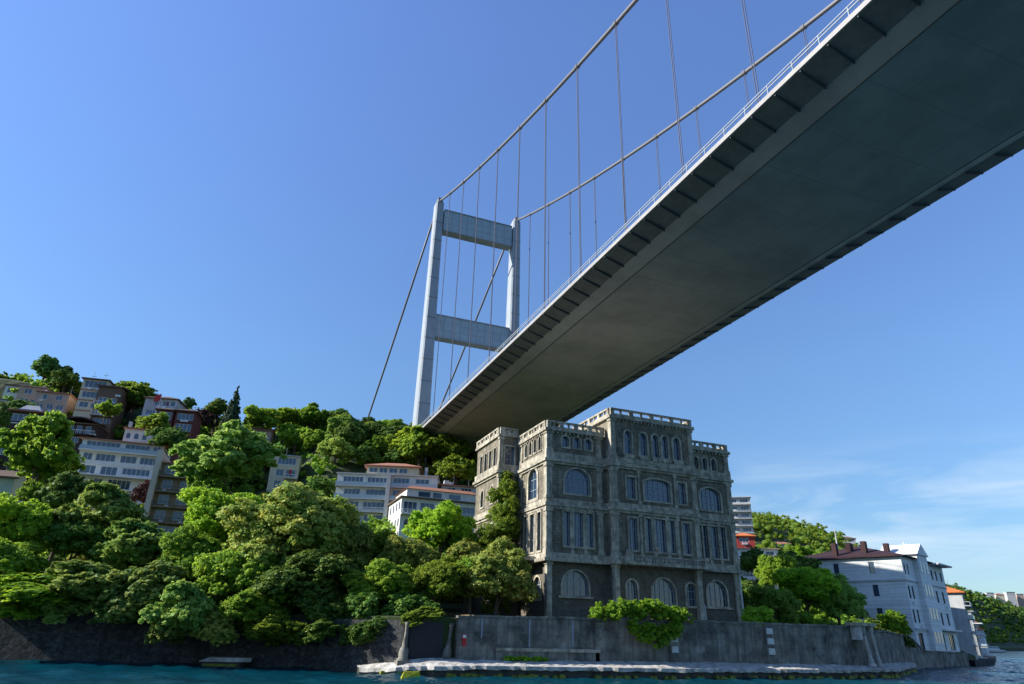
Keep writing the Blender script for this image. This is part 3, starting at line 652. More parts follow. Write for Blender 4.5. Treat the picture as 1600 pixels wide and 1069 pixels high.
# slab standing in the water on the left
p=at(352,1037,103.5)
sb=empty('concrete_slab',(p.x,p.y,0),R_(-8),'broken pale concrete slab lying just above the water below the left sea wall','slab')
m=MB(); m.prism([(-3.2,-1.0),(2.2,-1.3),(3.2,-.6),(2.9,1.4),(-3.4,1.2)],.45,.95,[(-1.9,-.9),(2.3,-1.1),(3.3,-.5),(2.8,1.3),(-2.2,1.2)]); m.build('slab_top',CONC,sb)
m=MB(); m.prism([(-2.8,-.6),(2,-.9),(2.5,1.2),(-3,1)],-.8,.449); m.build('footing',CONCD,sb)
m=MB(); m.prism([(-2.6,-1.0),(1.6,-1.2),(1.7,-.4),(-2.7,-.4)],-.1,.2); m.build('algae_skirt',ALGAE,sb)
p=at(643,1047,84.5); ar=MB(); ar.prism([(-1.3,-.4),(1.1,-.6),(1.2,.5),(-1.2,.5)],-.3,.5,[(-.9,-.1),(.8,-.3),(1.0,.4),(-.8,.4)]); o=ar.build('algae_rock',mat('bright_algae',(.42,.42,.02),.7,.9,2.0,col2=(.12,.15,.01)),None,False,(p.x-.3,83.2,0)); tag(o,'bright yellow green weedy rock at the foot of the quay below the gate posts','rock')
# earth terrace between wall and mansion
tr=MB().box(30,79,88.35,96,5.0,6.9).build('terrace',EARTH); tag(tr,'bare brown terrace behind the garden wall',kind='structure')

# ------------------------------------------------------------------ houses
def house(name,label,anchor,Y,W,D,fh,floors,walls,rz=0,roof=('flat',GREYR),lside=None,rside=None,frame=WFRAME,glass=GLASS2,down=8,cat='house',dep=0.22,trim=None,over=0.6,group=None,z_top=None,extra=None):
    """anchor: photo pixel of the top left front corner of the walls, at depth Y. floors: from the top, each (windows, flags)"""
    p=at(*anchor,Y) if not isinstance(anchor,Vector) else anchor
    n=len(floors); zb=p.z-n*fh
    root=empty(name,(p.x,p.y,zb),rz,label,cat,group); Ht=n*fh; w_=MB()
    F=((0,0),(1,0),(0,-1)); FL=((0,0),(0,1),(-1,0)); FR=((W,0),(0,1),(1,0)); opsf=[];opsl=[];opsr=[]
    for i,(wins,fl) in enumerate(floors):
        z=Ht-(i+1)*fh
        for q in wins:
            a,b=q[0]*W,q[1]*W; za=z+fh*(q[2] if len(q)>2 else .3); zb2=z+fh*(q[3] if len(q)>3 else .82); nv=int(q[4]) if len(q)>4 else max(0,round((b-a)/1.1)-1)
            arch=(q[5] if len(q)>5 else False); opsf.append((a,b,za,zb2,arch,nv))
        for (src,dst) in ((lside,opsl),(rside,opsr)):
            if src:
                for q in src: dst.append((q[0]*D,q[1]*D,z+fh*.3,z+fh*.8,False,0))
    for FF_,ops_,L in ((F,opsf,W),(FL,opsl,D),(FR,opsr,D)):
        wallface(w_,FF_,L,-down,Ht,ops_,dep)
    w_.poly([(0,D,-down),(W,D,-down),(W,D,Ht),(0,D,Ht)]); w_.poly([(0,0,Ht),(W,0,Ht),(W,D,Ht),(0,D,Ht)])
    w_.build('wall',walls,root)
    for FF_,ops_ in ((F,opsf),(FL,opsl),(FR,opsr)):
        for o in ops_: window(root,FF_,o,dep,o[5],0,0.1,frame,glass)
    for i,(wins,fl) in enumerate(floors):
        z=Ht-(i+1)*fh
        if 'b' in fl or 'g' in fl or 's' in fl:
            out=1.5 if 'w' not in fl else 2.4; x0,x1=(0,W)
            if 'L' in fl: x1=W*.45
            if 'R' in fl: x0=W*.55
            if 'M' in fl: x0,x1=W*.25,W*.75
            s=MB().box(x0-.1,x1+.1,-out,-.003,z-.14,z+.14).build('balcony',trim or walls,root)
            r=MB()
            if 'g' in fl: r.box(x0,x1,-out,-out+.06,z+.14,z+1.1); r.box(x0,x0+.06,-out+.06,-.01,z+.14,z+1.1); r.build('railing',RAILG,s)
            elif 'b' in fl:
                r.box(x0,x1,-out,-out+.07,z+1.05,z+1.15); r.box(x0,x0+.07,-out+.07,-.01,z+1.05,z+1.15)
                for k in range(int((x1-x0)/.5)+1): r.box(x0+k*.5,x0+k*.5+.05,-out,-out+.05,z+.14,z+1.05)
                r.build('railing',METAL if 'd' in fl else WFRAME,s)
        if 't' in fl: MB().box(-.12,W+.12,-.14,-.003,z-.18,z+.12).build('band',trim or walls,root)
        if 'c' in fl:
            for k in range(3): MB().box(W*(.1+.4*k)-.15,W*(.1+.4*k)+.15,-1.3,-1.0,z+.14,z+fh-.14).build('post',trim or walls,root)
    kind,rm=roof[:2]; ov=over
    if kind=='hip':
        rh=min(W,D)*(.22 if len(roof)<3 else roof[2]); t=MB(); i=0; rr=min(W,D)/2*.95
        t.box(-ov,W+ov,-ov,D+ov,Ht+.003,Ht+.25); 
        a=[(-ov,-ov,Ht+.25),(W+ov,-ov,Ht+.25),(W+ov,D+ov,Ht+.25),(-ov,D+ov,Ht+.25)]
        if W>=D: r1,r2=(rr,D/2,Ht+.25+rh),(W-rr,D/2,Ht+.25+rh); t.poly([a[0],a[1],r2,r1]); t.poly([a[2],a[3],r1,r2]); t.poly([a[1],a[2],r2]); t.poly([a[3],a[0],r1])
        else: r1,r2=(W/2,rr,Ht+.25+rh),(W/2,D-rr,Ht+.25+rh); t.poly([a[0],a[1],r1]); t.poly([a[2],a[3],r2]); t.poly([a[1],a[2],r2,r1]); t.poly([a[3],a[0],r1,r2])
        t.build('roof',rm,root)
    elif kind=='gable':
        rh=D*.25; t=MB(); t.poly([(-ov,-ov,Ht),(W+ov,-ov,Ht),(W+ov,D/2,Ht+rh),(-ov,D/2,Ht+rh)]); t.poly([(-ov,D+ov,Ht),(W+ov,D+ov,Ht),(W+ov,D/2,Ht+rh),(-ov,D/2,Ht+rh)])
        t.poly([(-ov,-ov,Ht-.25),(W+ov,-ov,Ht-.25),(W+ov,-ov,Ht),(-ov,-ov,Ht)]); t.poly([(-ov,-ov,Ht-.25),(W+ov,-ov,Ht-.25),(W+ov,0,Ht-.25),(-ov,0,Ht-.25)]); t.build('roof',rm,root)
        MB().poly([(0,0,Ht),(0,D,Ht),(0,D/2,Ht+rh)]).build('gable_wall',walls,root); MB().poly([(W,0,Ht),(W,D,Ht),(W,D/2,Ht+rh)]).build('gable_wall',walls,root)
    elif kind=='shed':
        t=MB(); t.poly([(-ov,-ov,Ht+.02),(W+ov,-ov,Ht+.02),(W+ov,D,Ht+1.6),(-ov,D,Ht+1.6)]); t.poly([(-ov,-ov,Ht-.3),(W+ov,-ov,Ht-.3),(W+ov,-ov,Ht+.02),(-ov,-ov,Ht+.02)]); t.poly([(W+ov,-ov,Ht-.3),(W+ov,D,Ht+1.3),(W+ov,D,Ht+1.6),(W+ov,-ov,Ht+.02)]);t.poly([(-ov,-ov,Ht-.3),(-ov,D,Ht+1.3),(-ov,D,Ht+1.6),(-ov,-ov,Ht+.02)]); t.poly([(-ov,-ov,Ht-.3),(W+ov,-ov,Ht-.3),(W+ov,D,Ht+1.3),(-ov,D,Ht+1.3)]); t.build('roof',rm,root)
    else:
        MB().box(-ov*.5,W+ov*.5,-ov,D+ov*.5,Ht+.003,Ht+.28).build('roof',rm,root)
    if extra: extra(root,W,D,Ht)
    if Y<235 and W<40:
        q=random.Random(int(W*100+Y)); 
        for k in range(q.randint(1,2)):
            x=q.uniform(.1,.9)*W; y=q.uniform(.2,.6)*D; m=MB(); m.tube([(x,y,Ht),(x,y,Ht+q.uniform(2.6,3.8))],.05,5); m.box(x-.7,x+.7,y-.03,y+.03,Ht+2.3,Ht+2.38); m.build('aerial',METAL,root)
        for k in range(q.randint(2,4)):
            x=q.uniform(.03,.93)*W; z=Ht-fh*q.randint(1,max(1,n-1))+.3; MB().box(x,x+.8,-.42,-.02,z-.25,z+.3).build('air_conditioner',WFRAME,root)
    root['_box']=(W,D,Ht)
    return root
def chim(*cs,m=WHITE):
    def f(root,W,D,Ht):
        for (x,y,w_,h) in cs: MB().box(x*W,x*W+w_,y*D,y*D+w_,Ht,Ht+h).build('chimney',m,root)
    return f
def grid(n,a=.06,b=.94,gap=.3,za=.3,zb=.82):
    s=(b-a)/n; return [(a+s*k+s*gap/2,a+s*(k+1)-s*gap/2,za,zb) for k in range(n)]
# -- left hill
def penth(root,W,D,Ht):
    pts=[(W*.42,D*.3,W*.78,D*.7)]
    x0,y0,x1,y1=pts[0]; F=((x0,y0),(1,0),(0,-1)); m=MB(); o=[(.5+1.9*k,1.6+1.9*k,Ht+1.8,Ht+3.4,True) for k in range(3)]
    wallface(m,F,x1-x0,Ht,Ht+4.4,o,.2); wallface(m,((x0,y0),(0,1),(-1,0)),y1-y0,Ht,Ht+4.4,[(.8,2,Ht+1.8,Ht+3.4,True)],.2); wallface(m,((x1,y0),(0,1),(1,0)),y1-y0,Ht,Ht+4.4,[],.2); m.poly([(x0,y1,Ht),(x1,y1,Ht),(x1,y1,Ht+4.4),(x0,y1,Ht+4.4)])
    pw=m.build('penthouse',WHITE,root)
    for q in o: window(pw,F,q,.2,0,0,.08,WFRAME,GLASS2)
    MB().box(x0-.4,x1+.4,y0-.6,y1+.3,Ht+4.4,Ht+4.7).build('penthouse_roof',TILE,pw)
    MB().box(x0+.2,x0+1,y0+1,y0+1.8,Ht+4.7,Ht+6.6).build('chimney',GREYR,pw)
house('apartment_house','white apartment house with ribbon windows and a small rooftop pavilion on the left hillside',(131,684),190,18.4,13,3.05,[([(.05,.46,.22,.84),(.52,.83,.22,.84),(.87,.96,.2,.84)],'gt'),([(.05,.16,.25,.85),(.2,.44,.25,.85),(.5,.7,.25,.85),(.74,.96,.25,.85)],'t'),([(.05,.24,.1,.85),(.3,.5,.1,.85),(.56,.9,.3,.85)],'sw'),([(.2,.36,.1,.85),(.42,.7,.1,.85)],'sM'),([(.2,.4),(.5,.8)],'')],WHITE,R_(-3),('shed',TILE),lside=[(.2,.45),(.6,.85)],rside=[(.15,.4),(.55,.85)],cat='apartment building',over=.8,extra=penth)
house('terrace_house','cream flat roofed house with orange brown bands, highest on the left hill',(131,592),228,7.2,9,3.3,[([(.08,.92,.25,.9)],'t'),([(.1,.9,.25,.85)],'t'),([(.1,.45),(.55,.9)],'t'),([],'')],CREAM,R_(-8),('flat',BROWN),rside=[(.1,.45),(.55,.9)],trim=TILE,over=.9)
house('terrace_house','brown tiled wing stepping down the right side of the cream house on the left hill',(156,602),226,6.2,8,3.2,[([],''),([(.1,.5,.1,.85),(.6,.92,.1,.85)],'b'),([(.1,.4,.2,.9),(.5,.9,.2,.9)],'b'),([(.1,.9)],'')],BROWN,R_(-8),('shed',BROWN),trim=GREYR,over=.7)
house('hill_house','pale pinkish house with a dark flat roof at the far left of the hilltop',(10,602),238,6.6,8,3.2,[([(.1,.45),(.55,.9)],''),([(.1,.45),(.55,.9)],'b'),([(.1,.9)],'')],WHITE,R_(-5),('flat',BROWN),rside=[(.3,.7)])
house('hill_house','dusty pink block house with square windows, second from the left on the hilltop',(32,603),236,7.0,8,3.2,[([(.2,.5),],''),([(.15,.45),(.55,.85)],'t'),([(.1,.9)],'')],PINK,R_(-5),('flat',PINK),rside=[(.2,.4),(.6,.8)],extra=chim((.7,.3,.8,1.6),(.3,.5,.7,1.0),m=PINK))
house('hill_house','low pinkish house between the dusty pink block and the cream hilltop house',(58,612),232,9,8,3.0,[([(.2,.35),(.6,.8)],''),([(.1,.3),(.4,.6),(.7,.9)],''),([],'')],PINK,R_(-8),('flat',TILE),extra=chim((.1,.3,.7,1.5)))
def dome(root,W,D,Ht):
    m=MB(); m.prism([(W*.1,1),(W*.62,1),(W*.62,D*.8),(W*.1,D*.8)],Ht+.3,Ht+2.6,[(W*.25,2.5),(W*.5,2.5),(W*.5,D*.6),(W*.25,D*.6)]); m.build('roof_terrace_canopy',GREYR,root)
    MB().box(W*.15,W*.55,1.3,D*.7,Ht+.3,Ht+1.1).build('roof_room',mat('blue_panel',(.05,.09,.35),.5),root)
house('hill_house','long low dark house with a white glazed band and a grey canopy on its roof',(12,641),214,12.6,9,3.3,[([(.06,.5,.2,.8),(.54,.96,.2,.8)],'t'),([],'d'),([(.1,.35,.2,.8)],''),([(.05,.3)],'')],DKBROWN,R_(-6),('flat',TILE),trim=WHITE,extra=dome,over=1.2,frame=WFRAME)
def curl(root,W,D,Ht):
    m=MB()
    for k in range(9):
        a,b=k/9,(k+1)/9; f=lambda t:Ht+.2+1.6*math.sin(math.pi*t)
        m.poly([(-1+a*(W+2),-1.3,f(a)),(-1+b*(W+2),-1.3,f(b)),(-1+b*(W+2),D,f(b)+.8),(-1+a*(W+2),D,f(a)+.8)]); m.poly([(-1+a*(W+2),-1.3,f(a)-.45),(-1+b*(W+2),-1.3,f(b)-.45),(-1+b*(W+2),-1.3,f(b)),(-1+a*(W+2),-1.3,f(a))])
    m.build('curved_eave',TILED,root)
house('timber_house','dark timber house with a curved brown eave below the cream hilltop house',(94,660),211,9.6,9,3.1,[([(.12,.2,.1,.85),(.3,.38,.1,.85),(.46,.6,.1,.85),(.7,.84,.1,.85)],'b'),([(.1,.3),(.4,.6),(.7,.9)],''),([],'')],DKBROWN,R_(-8),('flat',BROWN),extra=curl)
house('hill_house','grey house with a dark wide roof behind the red flag',(228,622),226,9.5,9,3.1,[([(.3,.5),(.56,.76),(.8,.95)],''),([(.1,.4),(.5,.9)],'s'),([],'')],GREYR,R_(-14),('hip',BROWN))
house('timber_house','dark red timber house right of the red flag, left one of two',(246,640),216,4.8,8,3.3,[([(.12,.88,.15,.85)],'t'),([(.2,.8,.2,.8)],'t'),([],'')],DKRED,R_(-10),('hip',BROWN))
house('timber_house','dark red timber house right of the red flag, right one of two',(276,642),215,5.6,8,3.3,[([(.1,.9,.2,.8)],'t'),([(.1,.9,.15,.85)],'t'),([],'')],DKRED,R_(-10),('hip',BROWN),over=.7)
def slabwall(root,W,D,Ht):
    m=MB(); m.box(-1.1,0,-2.2,D,-10,Ht+2.2); m.build('fin_wall',mat('pinkish_plaster',(.62,.50,.42),.8,.2,1.),root)
house('apartment_house','narrow brown balconied building with a tall pinkish fin wall on its left side',(254,722),166,7.4,11,3.3,[([(.12,.4,.25,.85),(.6,.88,.25,.85)],'bd'),([(.12,.4,.25,.85),(.6,.88,.25,.85)],'bd'),([(.12,.4,.25,.85),(.6,.88,.25,.85)],'bd'),([(.12,.4,.25,.85),(.6,.88,.25,.85)],'bd'),([(.1,.9)],'')],mat('weathered_tan_render',(.33,.24,.17),.85,.6,.8,streak=.5),R_(-4),('shed',TILE),extra=slabwall,cat='apartment building')
def fl_red(root,W,D,Ht):
    MB().box(W*.68,W*.76,-1.0,-.4,Ht-5.6,Ht-4.2).build('red_awning',RED,root)
house('hill_house','small square cream house with a dark glazed top floor among the hillside trees',(426,711),210,8.2,8,3.4,[([(.22,.86,.25,.85)],''),([(.22,.48,.2,.8),(.56,.9,.2,.8)],'bR'),([(.2,.45,.2,.8),(.6,.9,.2,.8)],'t'),([],'')],CREAM,R_(-8),('flat',GREYR),extra=fl_red,over=.4)
def h10(root,W,D,Ht):
    t=MB(); x0,x1,y0,y1=W*.28,W*.80,1.0,D; 
    wl=MB(); F=((x0,y0),(1,0),(0,-1)); o=[(.6+2.7*k,2.9+2.7*k,Ht+.9,Ht+2.3,False,1) for k in range(4)]; wallface(wl,F,x1-x0,Ht,Ht+2.8,o,.15); wallface(wl,((x0,y0),(0,1),(-1,0)),y1-y0,Ht,Ht+2.8,[],.15); wallface(wl,((x1,y0),(0,1),(1,0)),y1-y0,Ht,Ht+2.8,[],.15)
    att=wl.build('attic',CREAM,root)
    for q in o: window(att,F,q,.15,1,0,.09,WFRAME,GLASS2)
    a=[(x0-.8,y0-.9,Ht+2.8),(x1+.8,y0-.9,Ht+2.8),(x1+.8,y1,Ht+2.8),(x0-.8,y1,Ht+2.8)]; r1,r2=((x0+4.5),(y0+y1)/2,Ht+5.0),((x1-4.5),(y0+y1)/2,Ht+5.0)
    t.poly([a[0],a[1],r2,r1]); t.poly([a[1],a[2],r2]); t.poly([a[2],a[3],r1,r2]); t.poly([a[3],a[0],r1]); t.box(x0-.8,x1+.8,y0-.9,y1,Ht+2.55,Ht+2.799); t.build('roof',TILE,att)
    MB().box(W*.5,W*.54,-1.9,0,-6,Ht).build('fin_pillar',GREYR,root)
    MB().box(W*.86,W*.89,2,3,Ht,Ht+3).build('chimney',GREYR,root)
house('apartment_house','broad white and grey apartment house with stacked balconies and a red hipped roof',(528,740),184,27,13,3.35,[([(.06,.26,.15,.82),(.3,.5,.15,.82),(.56,.72,.15,.82),(.78,.92,.25,.8)],'gt'),([(.08,.24,.1,.85),(.3,.5,.2,.85),(.56,.72,.3,.85)],'g'),([(.1,.24,.1,.85),(.28,.5,.25,.85),(.56,.9,.3,.85)],'tb'),([(.1,.24,.1,.8),(.3,.5)],'s'),([],'')],WHITE,R_(-19),('flat',GREYR),lside=[(.2,.45),(.6,.85)],extra=h10,trim=GREYR,cat='apartment building')
house('villa','white villa with dark eaves and blue glazed front below the broad apartment house',(628,777),163,20,14,4.0,[([(.03,.2,.1,.8),(.24,.42,.1,.8),(.46,.7,.1,.75),(.74,.95,.1,.75)],'b'),([(.05,.12,.1,.75,0,True),(.2,.4),(.5,.7)],''),([],'')],WHITE,R_(0),('flat',BROWN),lside=[(.08,.2),(.3,.42),(.55,.67),(.78,.9)],over=1.0,
 extra=lambda root,W,D,Ht:[(lambda t:(t.build('attic',WHITE,root)))(MB().box(1.5,W-.5,1.5,D,Ht+.28,Ht+2.6)),(lambda t:t.build('attic_window',GLASS2,root))(MB().box(4.5,7.5,1.42,1.5,Ht+.9,Ht+2.1)),(lambda t:t.build('attic_window',GLASS2,root))(MB().box(8.3,10.5,1.42,1.5,Ht+.9,Ht+2.1)),(lambda t:t.build('attic_window',GLASS2,root))(MB().box(12.5,15.5,1.42,1.5,Ht+.9,Ht+2.1)),(lambda t:t.build('attic_roof',TILE,root))(MB().prism([(1,1),(W,1),(W,D),(1,D)],Ht+2.6,Ht+3.7,[(3,3.2),(W-1,3.2),(W-1,D-1),(3,D-1)]))])
house('hill_house','small grey house with white chimney pots peeping over the white villa',(690,757),178,10,8,3.1,[([(.15,.4),(.55,.85)],''),([],'')],GREYR,R_(-9),('shed',TILE),extra=chim((.1,.3,1.4,1.7),(.28,.4,.9,1.5)))
house('cottage','pale green walled cottage with a brown roof cut off by the left picture edge',(-30,742),170,6.3,8,3.4,[([(.2,.5)],''),([(.2,.5)],''),([],'')],mat('pale_green_render',(.42,.50,.42),.8,.3,.6),R_(-4),('gable',BROWN),over=1.0)
house('hill_house','house with only its terracotta roof showing between trees near the middle skyline',(396,671),232,6,6,3,[([(.2,.7)],''),([],'')],PINK,R_(-8),('gable',TILE))
# flag
p=at(247,640,221)
fp=empty('flagpole',(p.x,p.y,p.z-3),0,'flagpole with a red flag in front of the grey house on the left hill','flagpole')
MB().tube([(0,0,0),(0,0,8.2)],[.09,.05],6).build('pole',WFRAME,fp)
m=MB(); n=8
for i in range(n+1):
    for j in range(4): m.v.append((-.05-1.7*i/n,-.25*math.sin(i*1.1)*i/n,8.0-j*.7-.9*(i/n)**1.3))
for i in range(n):
    for j in range(3): a=i*4+j; m.f.append((a,a+4,a+5,a+1))
m.build('flag',RED,fp,True)
# -- right side
house('apartment_tower','tall grey apartment block with stacked balconies just right of the stone mansion on the hill',(1136,778),250,10,12,3.2,[([(.1,.4),(.55,.9)],'s')]*5+[([],'')],GREYR,R_(-35),('flat',GREYR),rside=[(.15,.4),(.6,.85)],lside=[(.3,.7)],over=1.0,cat='apartment building',down=25)
house('hill_house','small house with a bright orange red roof right beside the stone mansion',(1148,838),205,7,8,3,[([(.2,.7)],''),([],'')],mat('red_render',(.35,.05,.04),.8),R_(-30),('hip',TILEO),down=12)
house('hill_house','white stepped villa with balconies and arches right of the stone mansion',(1150,858),180,13,9,3.1,[([(.1,.3,.1,.8),(.4,.6,.1,.8),(.7,.9,.1,.8)],'b'),([(.05,.25,.1,.8),(.35,.55,.1,.8),(.65,.9,.1,.8)],'g'),([(.1,.5)],'s'),([],'')],WHITE,R_(-30),('flat',PINK),rside=[(.2,.6)],down=15)
house('hill_house','small pale house with a grey red roof among the trees, upper right hillside',(1192,850),330,16,9,3.2,[([(.1,.3),(.4,.6),(.7,.9)],''),([],'')],WHITE,R_(-30),('hip',TILE),down=15)
house('hill_house','pale blue grey hilltop villa with a small turret just left of the white mansion roof',(1312,842),420,12,10,3.5,[([(.1,.4),(.6,.9)],''),([(.1,.4),(.6,.9)],''),([],'')],GREYR,R_(-35),('hip',BROWN),down=20)
def yali(root,W,D,Ht):
    # pediment, dark tile roof pieces, chimneys, string courses, bay
    MB().box(-.25,-.003,-.25,D,Ht-5.9,Ht-5.5).build('string_course',GREYR,root)
    MB().box(0,W,-.25,-.003,Ht-5.9,Ht-5.55).build('string_course',GREYR,root); MB().box(0,W,-.35,-.003,Ht-17.2,Ht-16.7).build('string_course',GREYR,root)
    MB().box(-.6,-.01,-.6,D+.4,-7,0.3).build('plinth',ROCKM,root); MB().box(-.6,W+1,-1.0,-.01,-7,0.2).build('plinth',ROCKM,root)
    t=MB(); t.prism([(9,-1.2),(17,-1.2),(17,8),(9,8)],0.2,Ht+1.2); b=t.build('bay',BLUEW,root)
    t=MB(); F=((9,-1.2),(1,0),(0,-1))
    t.v+=[(8.3,-1.6,Ht+1.2),(17.7,-1.6,Ht+1.2),(13,-1.6,Ht+4.2),(8.3,8,Ht+1.2),(17.7,8,Ht+1.2),(13,8,Ht+4.2)]; t.f+=[(0,1,2),(3,5,4),(0,2,5,3),(1,4,5,2),(0,3,4,1)]; t.build('pediment',BLUEW,b)
    for z in (1.2,6.8,12.4,18): 
        for x in (10,12.4,14.8): 
            f=MB(); F2=((9,-1.2),(1,0),(0,-1)); bar(f,F2,x-9,x-9+1.4,z+.8,z+3.8,0.004,0.08); w=f.build('window',WFRAME,b); g=MB(); bar(g,F2,x-9+.2,x-9+1.2,z+1,z+3.6,.081,.10); g.build('pane',GLASS2,w)
    for (x,y,h,w_) in ((3,9,1.6,1.6),(6,14,1.8,2.4),(1.2,16,1.4,1.4),(8,5,1.3,1.4)): MB().box(x,x+w_,y,y+1.2,Ht+.8,Ht+3.0+h).build('chimney',TILED,root)
    m=MB(); m.box(14,21,3,8,Ht+.3,Ht+3.4); m.box(13.6,21.4,2.6,8.4,Ht+3.4,Ht+3.7); m.build('roof_pavilion',GREYR,root)
    m=MB(); 
    for x in (14,16.3,18.6,21): m.box(x-.15,x+.15,2.7,2.9,Ht+3.7,Ht+5)
    m.build('roof_railing',WFRAME,root)
    MB().box(22,W+.5,-2.5,0,Ht-.3,Ht+.1).build('eave',GREYR,root)
    MB().box(19,W,-1.6,-.01,5.2,5.6).build('balcony',WHITE,root)
    MB().tube([(2.5,16,Ht+3),(2.5,16,Ht+8.5)],[.25,.1],6).build('antenna',GREYR,root)
house('waterside_mansion','large white waterside mansion with a dark red roof and brick chimneys on the right','' or Vector((157.0,125.6,25.2)),125,34,30,5.55,[([(.03,.06,.25,.7,0),(.1,.13,.25,.7,0),(.55,.59,.25,.7,0),(.66,.7,.25,.7,0),(.77,.81,.25,.7,0),(.9,.94,.25,.7,0)],''),([(.03,.07,.2,.75,0),(.11,.15,.2,.75,0),(.56,.61,.2,.75,0),(.68,.73,.2,.75,0),(.84,.89,.2,.75,0)],''),([(.03,.07,.2,.75,0),(.12,.16,.2,.75,0),(.56,.61,.2,.75,0),(.68,.73,.2,.75,0),(.84,.89,.2,.75,0)],''),([(.05,.15,.1,.8,3),(.56,.66,.1,.8,2),(.76,.9,.1,.8,2)],'')],BLUEW,R_(22),('hip',TILED,.15),lside=[(.22,.265),(.52,.565),(.8,.845)],extra=yali,over=1.1,cat='mansion',frame=DFRAME)
# waterside houses further along the right shore
for i,(x,y,W,D,fh,wins,mt,rf,lab) in enumerate([
 (203,144.5,10,14,3.6,[([(.1,.3),(.4,.6),(.7,.9)],'b'),([(.1,.3),(.4,.6),(.7,.9)],'g'),([(.1,.3),(.4,.6),(.7,.9)],'b'),([(.1,.3),(.4,.6),(.7,.9)],'b'),([(.1,.9)],'')],GREYR,('hip',TILEO),'blue grey waterfront house with a red roof edge, first beyond the white waterside mansion'),
 (222,156.5,14,14,3.4,[([(.05,.95,.1,.8)],'sw'),([(.05,.95,.1,.8)],'sw'),([(.05,.95,.1,.8)],'sw'),([(.1,.9,.1,.8)],'s')],WHITE,('flat',GREYR),'waterfront block with three deep shaded balconies stacked beyond the white waterside mansion'),
 (250,176,14,12,3.2,[([(.1,.4,.1,.8),(.5,.9,.1,.8)],'gw'),([(.1,.9)],'')],CREAM,('hip',BROWN),'low stone coloured waterside house with a terrace, last before the point')]):
    house('waterfront_house',lab,Vector((x,y,fh*len(wins)+1.2)),y,W,D,fh,wins,mt,R_(33),rf,rside=[(.2,.4),(.6,.8)],lside=[(.3,.6)],over=.8,down=3)
tag(MB().prism([(188,134.5),(205,141),(230,158),(288,197),(300,212),(285,215),(200,160)],-1.5,1.3).build('waterfront_terrace',ROCKM),'dark stone waterfront terrace along the far right shore',kind='structure')
p=at(1532,1012,470)
def far_house(name,lab,u,v,Y,W,D,fh,fl,mt,rf,rz=30): 
    q=at(u,v,Y); house(name,lab,Vector((q.x,q.y,q.z)),Y,W,D,fh,fl,mt,R_(rz),rf,down=25,over=1.2,rside=[(.3,.6)])
far_house('waterfront_house','two tier house with orange red roofs on the far right shore beside the water',1524,972,360,16,12,3.4,[([(.1,.4),(.5,.9)],''),([(.1,.4),(.5,.9)],'b'),([(.1,.9)],'')],PINK,('hip',TILEO))
far_house('waterfront_house','low white orange roofed house in front of the two tier house, far right shore',1534,984,350,14,10,3.4,[([(.1,.4),(.5,.9)],''),([(.1,.9)],'')],WHITE,('hip',TILEO))
# white boat moored by the far shore
q=at(1549,1010,395); bt=empty('motor_boat',(q.x,q.y,0),R_(150),'small white motor boat moored at the foot of the far right shore','boat')
m=MB()
secs=[(-9,1.6,.4,2.0),(-6,2.4,0,2.2),(0,2.6,-.2,2.4),(6,1.9,0,2.9),(10,.15,.8,3.5)]
for (x,w_,zb,zt) in secs: m.v+=[(x,-w_,zt),(x,-w_*.6,zb),(x,w_*.6,zb),(x,w_,zt)]
for k in range(4):
    for j in range(3): m.f.append((k*4+j,k*4+j+1,k*4+5+j,k*4+4+j))
    m.f.append((k*4,k*4+4,k*4+7,k*4+3))
m.f.append((0,1,2,3)); m.build('hull',WHITE,bt,True); MB().prism([(-5,-1.7),(3,-1.6),(3,1.6),(-5,1.7)],2.2,4.4,[(-4.5,-1.4),(1.5,-1.3),(1.5,1.3),(-4.5,1.4)]).build('cabin',WHITE,bt); MB().prism([(-4.9,-1.73),(2.4,-1.6),(2.4,1.6),(-4.9,1.73)],3.2,3.9,[(-4.6,-1.6),(2.0,-1.5),(2.0,1.5),(-4.6,1.6)]).build('cabin_window',GLASS2,bt)
for k,(u,v,Y,W,mt,lab) in enumerate([(1541,926,1250,18,GREYR,'distant white block on the far right skyline, leftmost of the row'),(1556,929,1250,20,CREAM,'distant cream block with a red roof on the far right skyline'),(1572,925,1300,22,GREYR,'distant wide pale block on the far right skyline, with the flat white top'),(1588,928,1300,18,PINK,'distant pinkish block on the far right skyline, nearest the picture edge')]):
    q=at(u,v,Y); house('hilltop_house',lab,Vector((q.x,q.y,q.z)),Y,W,16,4,[([(.1,.3),(.4,.6),(.7,.9)],''),([(.1,.3),(.4,.6),(.7,.9)],''),([],'')],mt,R_(-30),('hip',TILE) if k==1 else ('flat',GREYR),down=35,over=1)
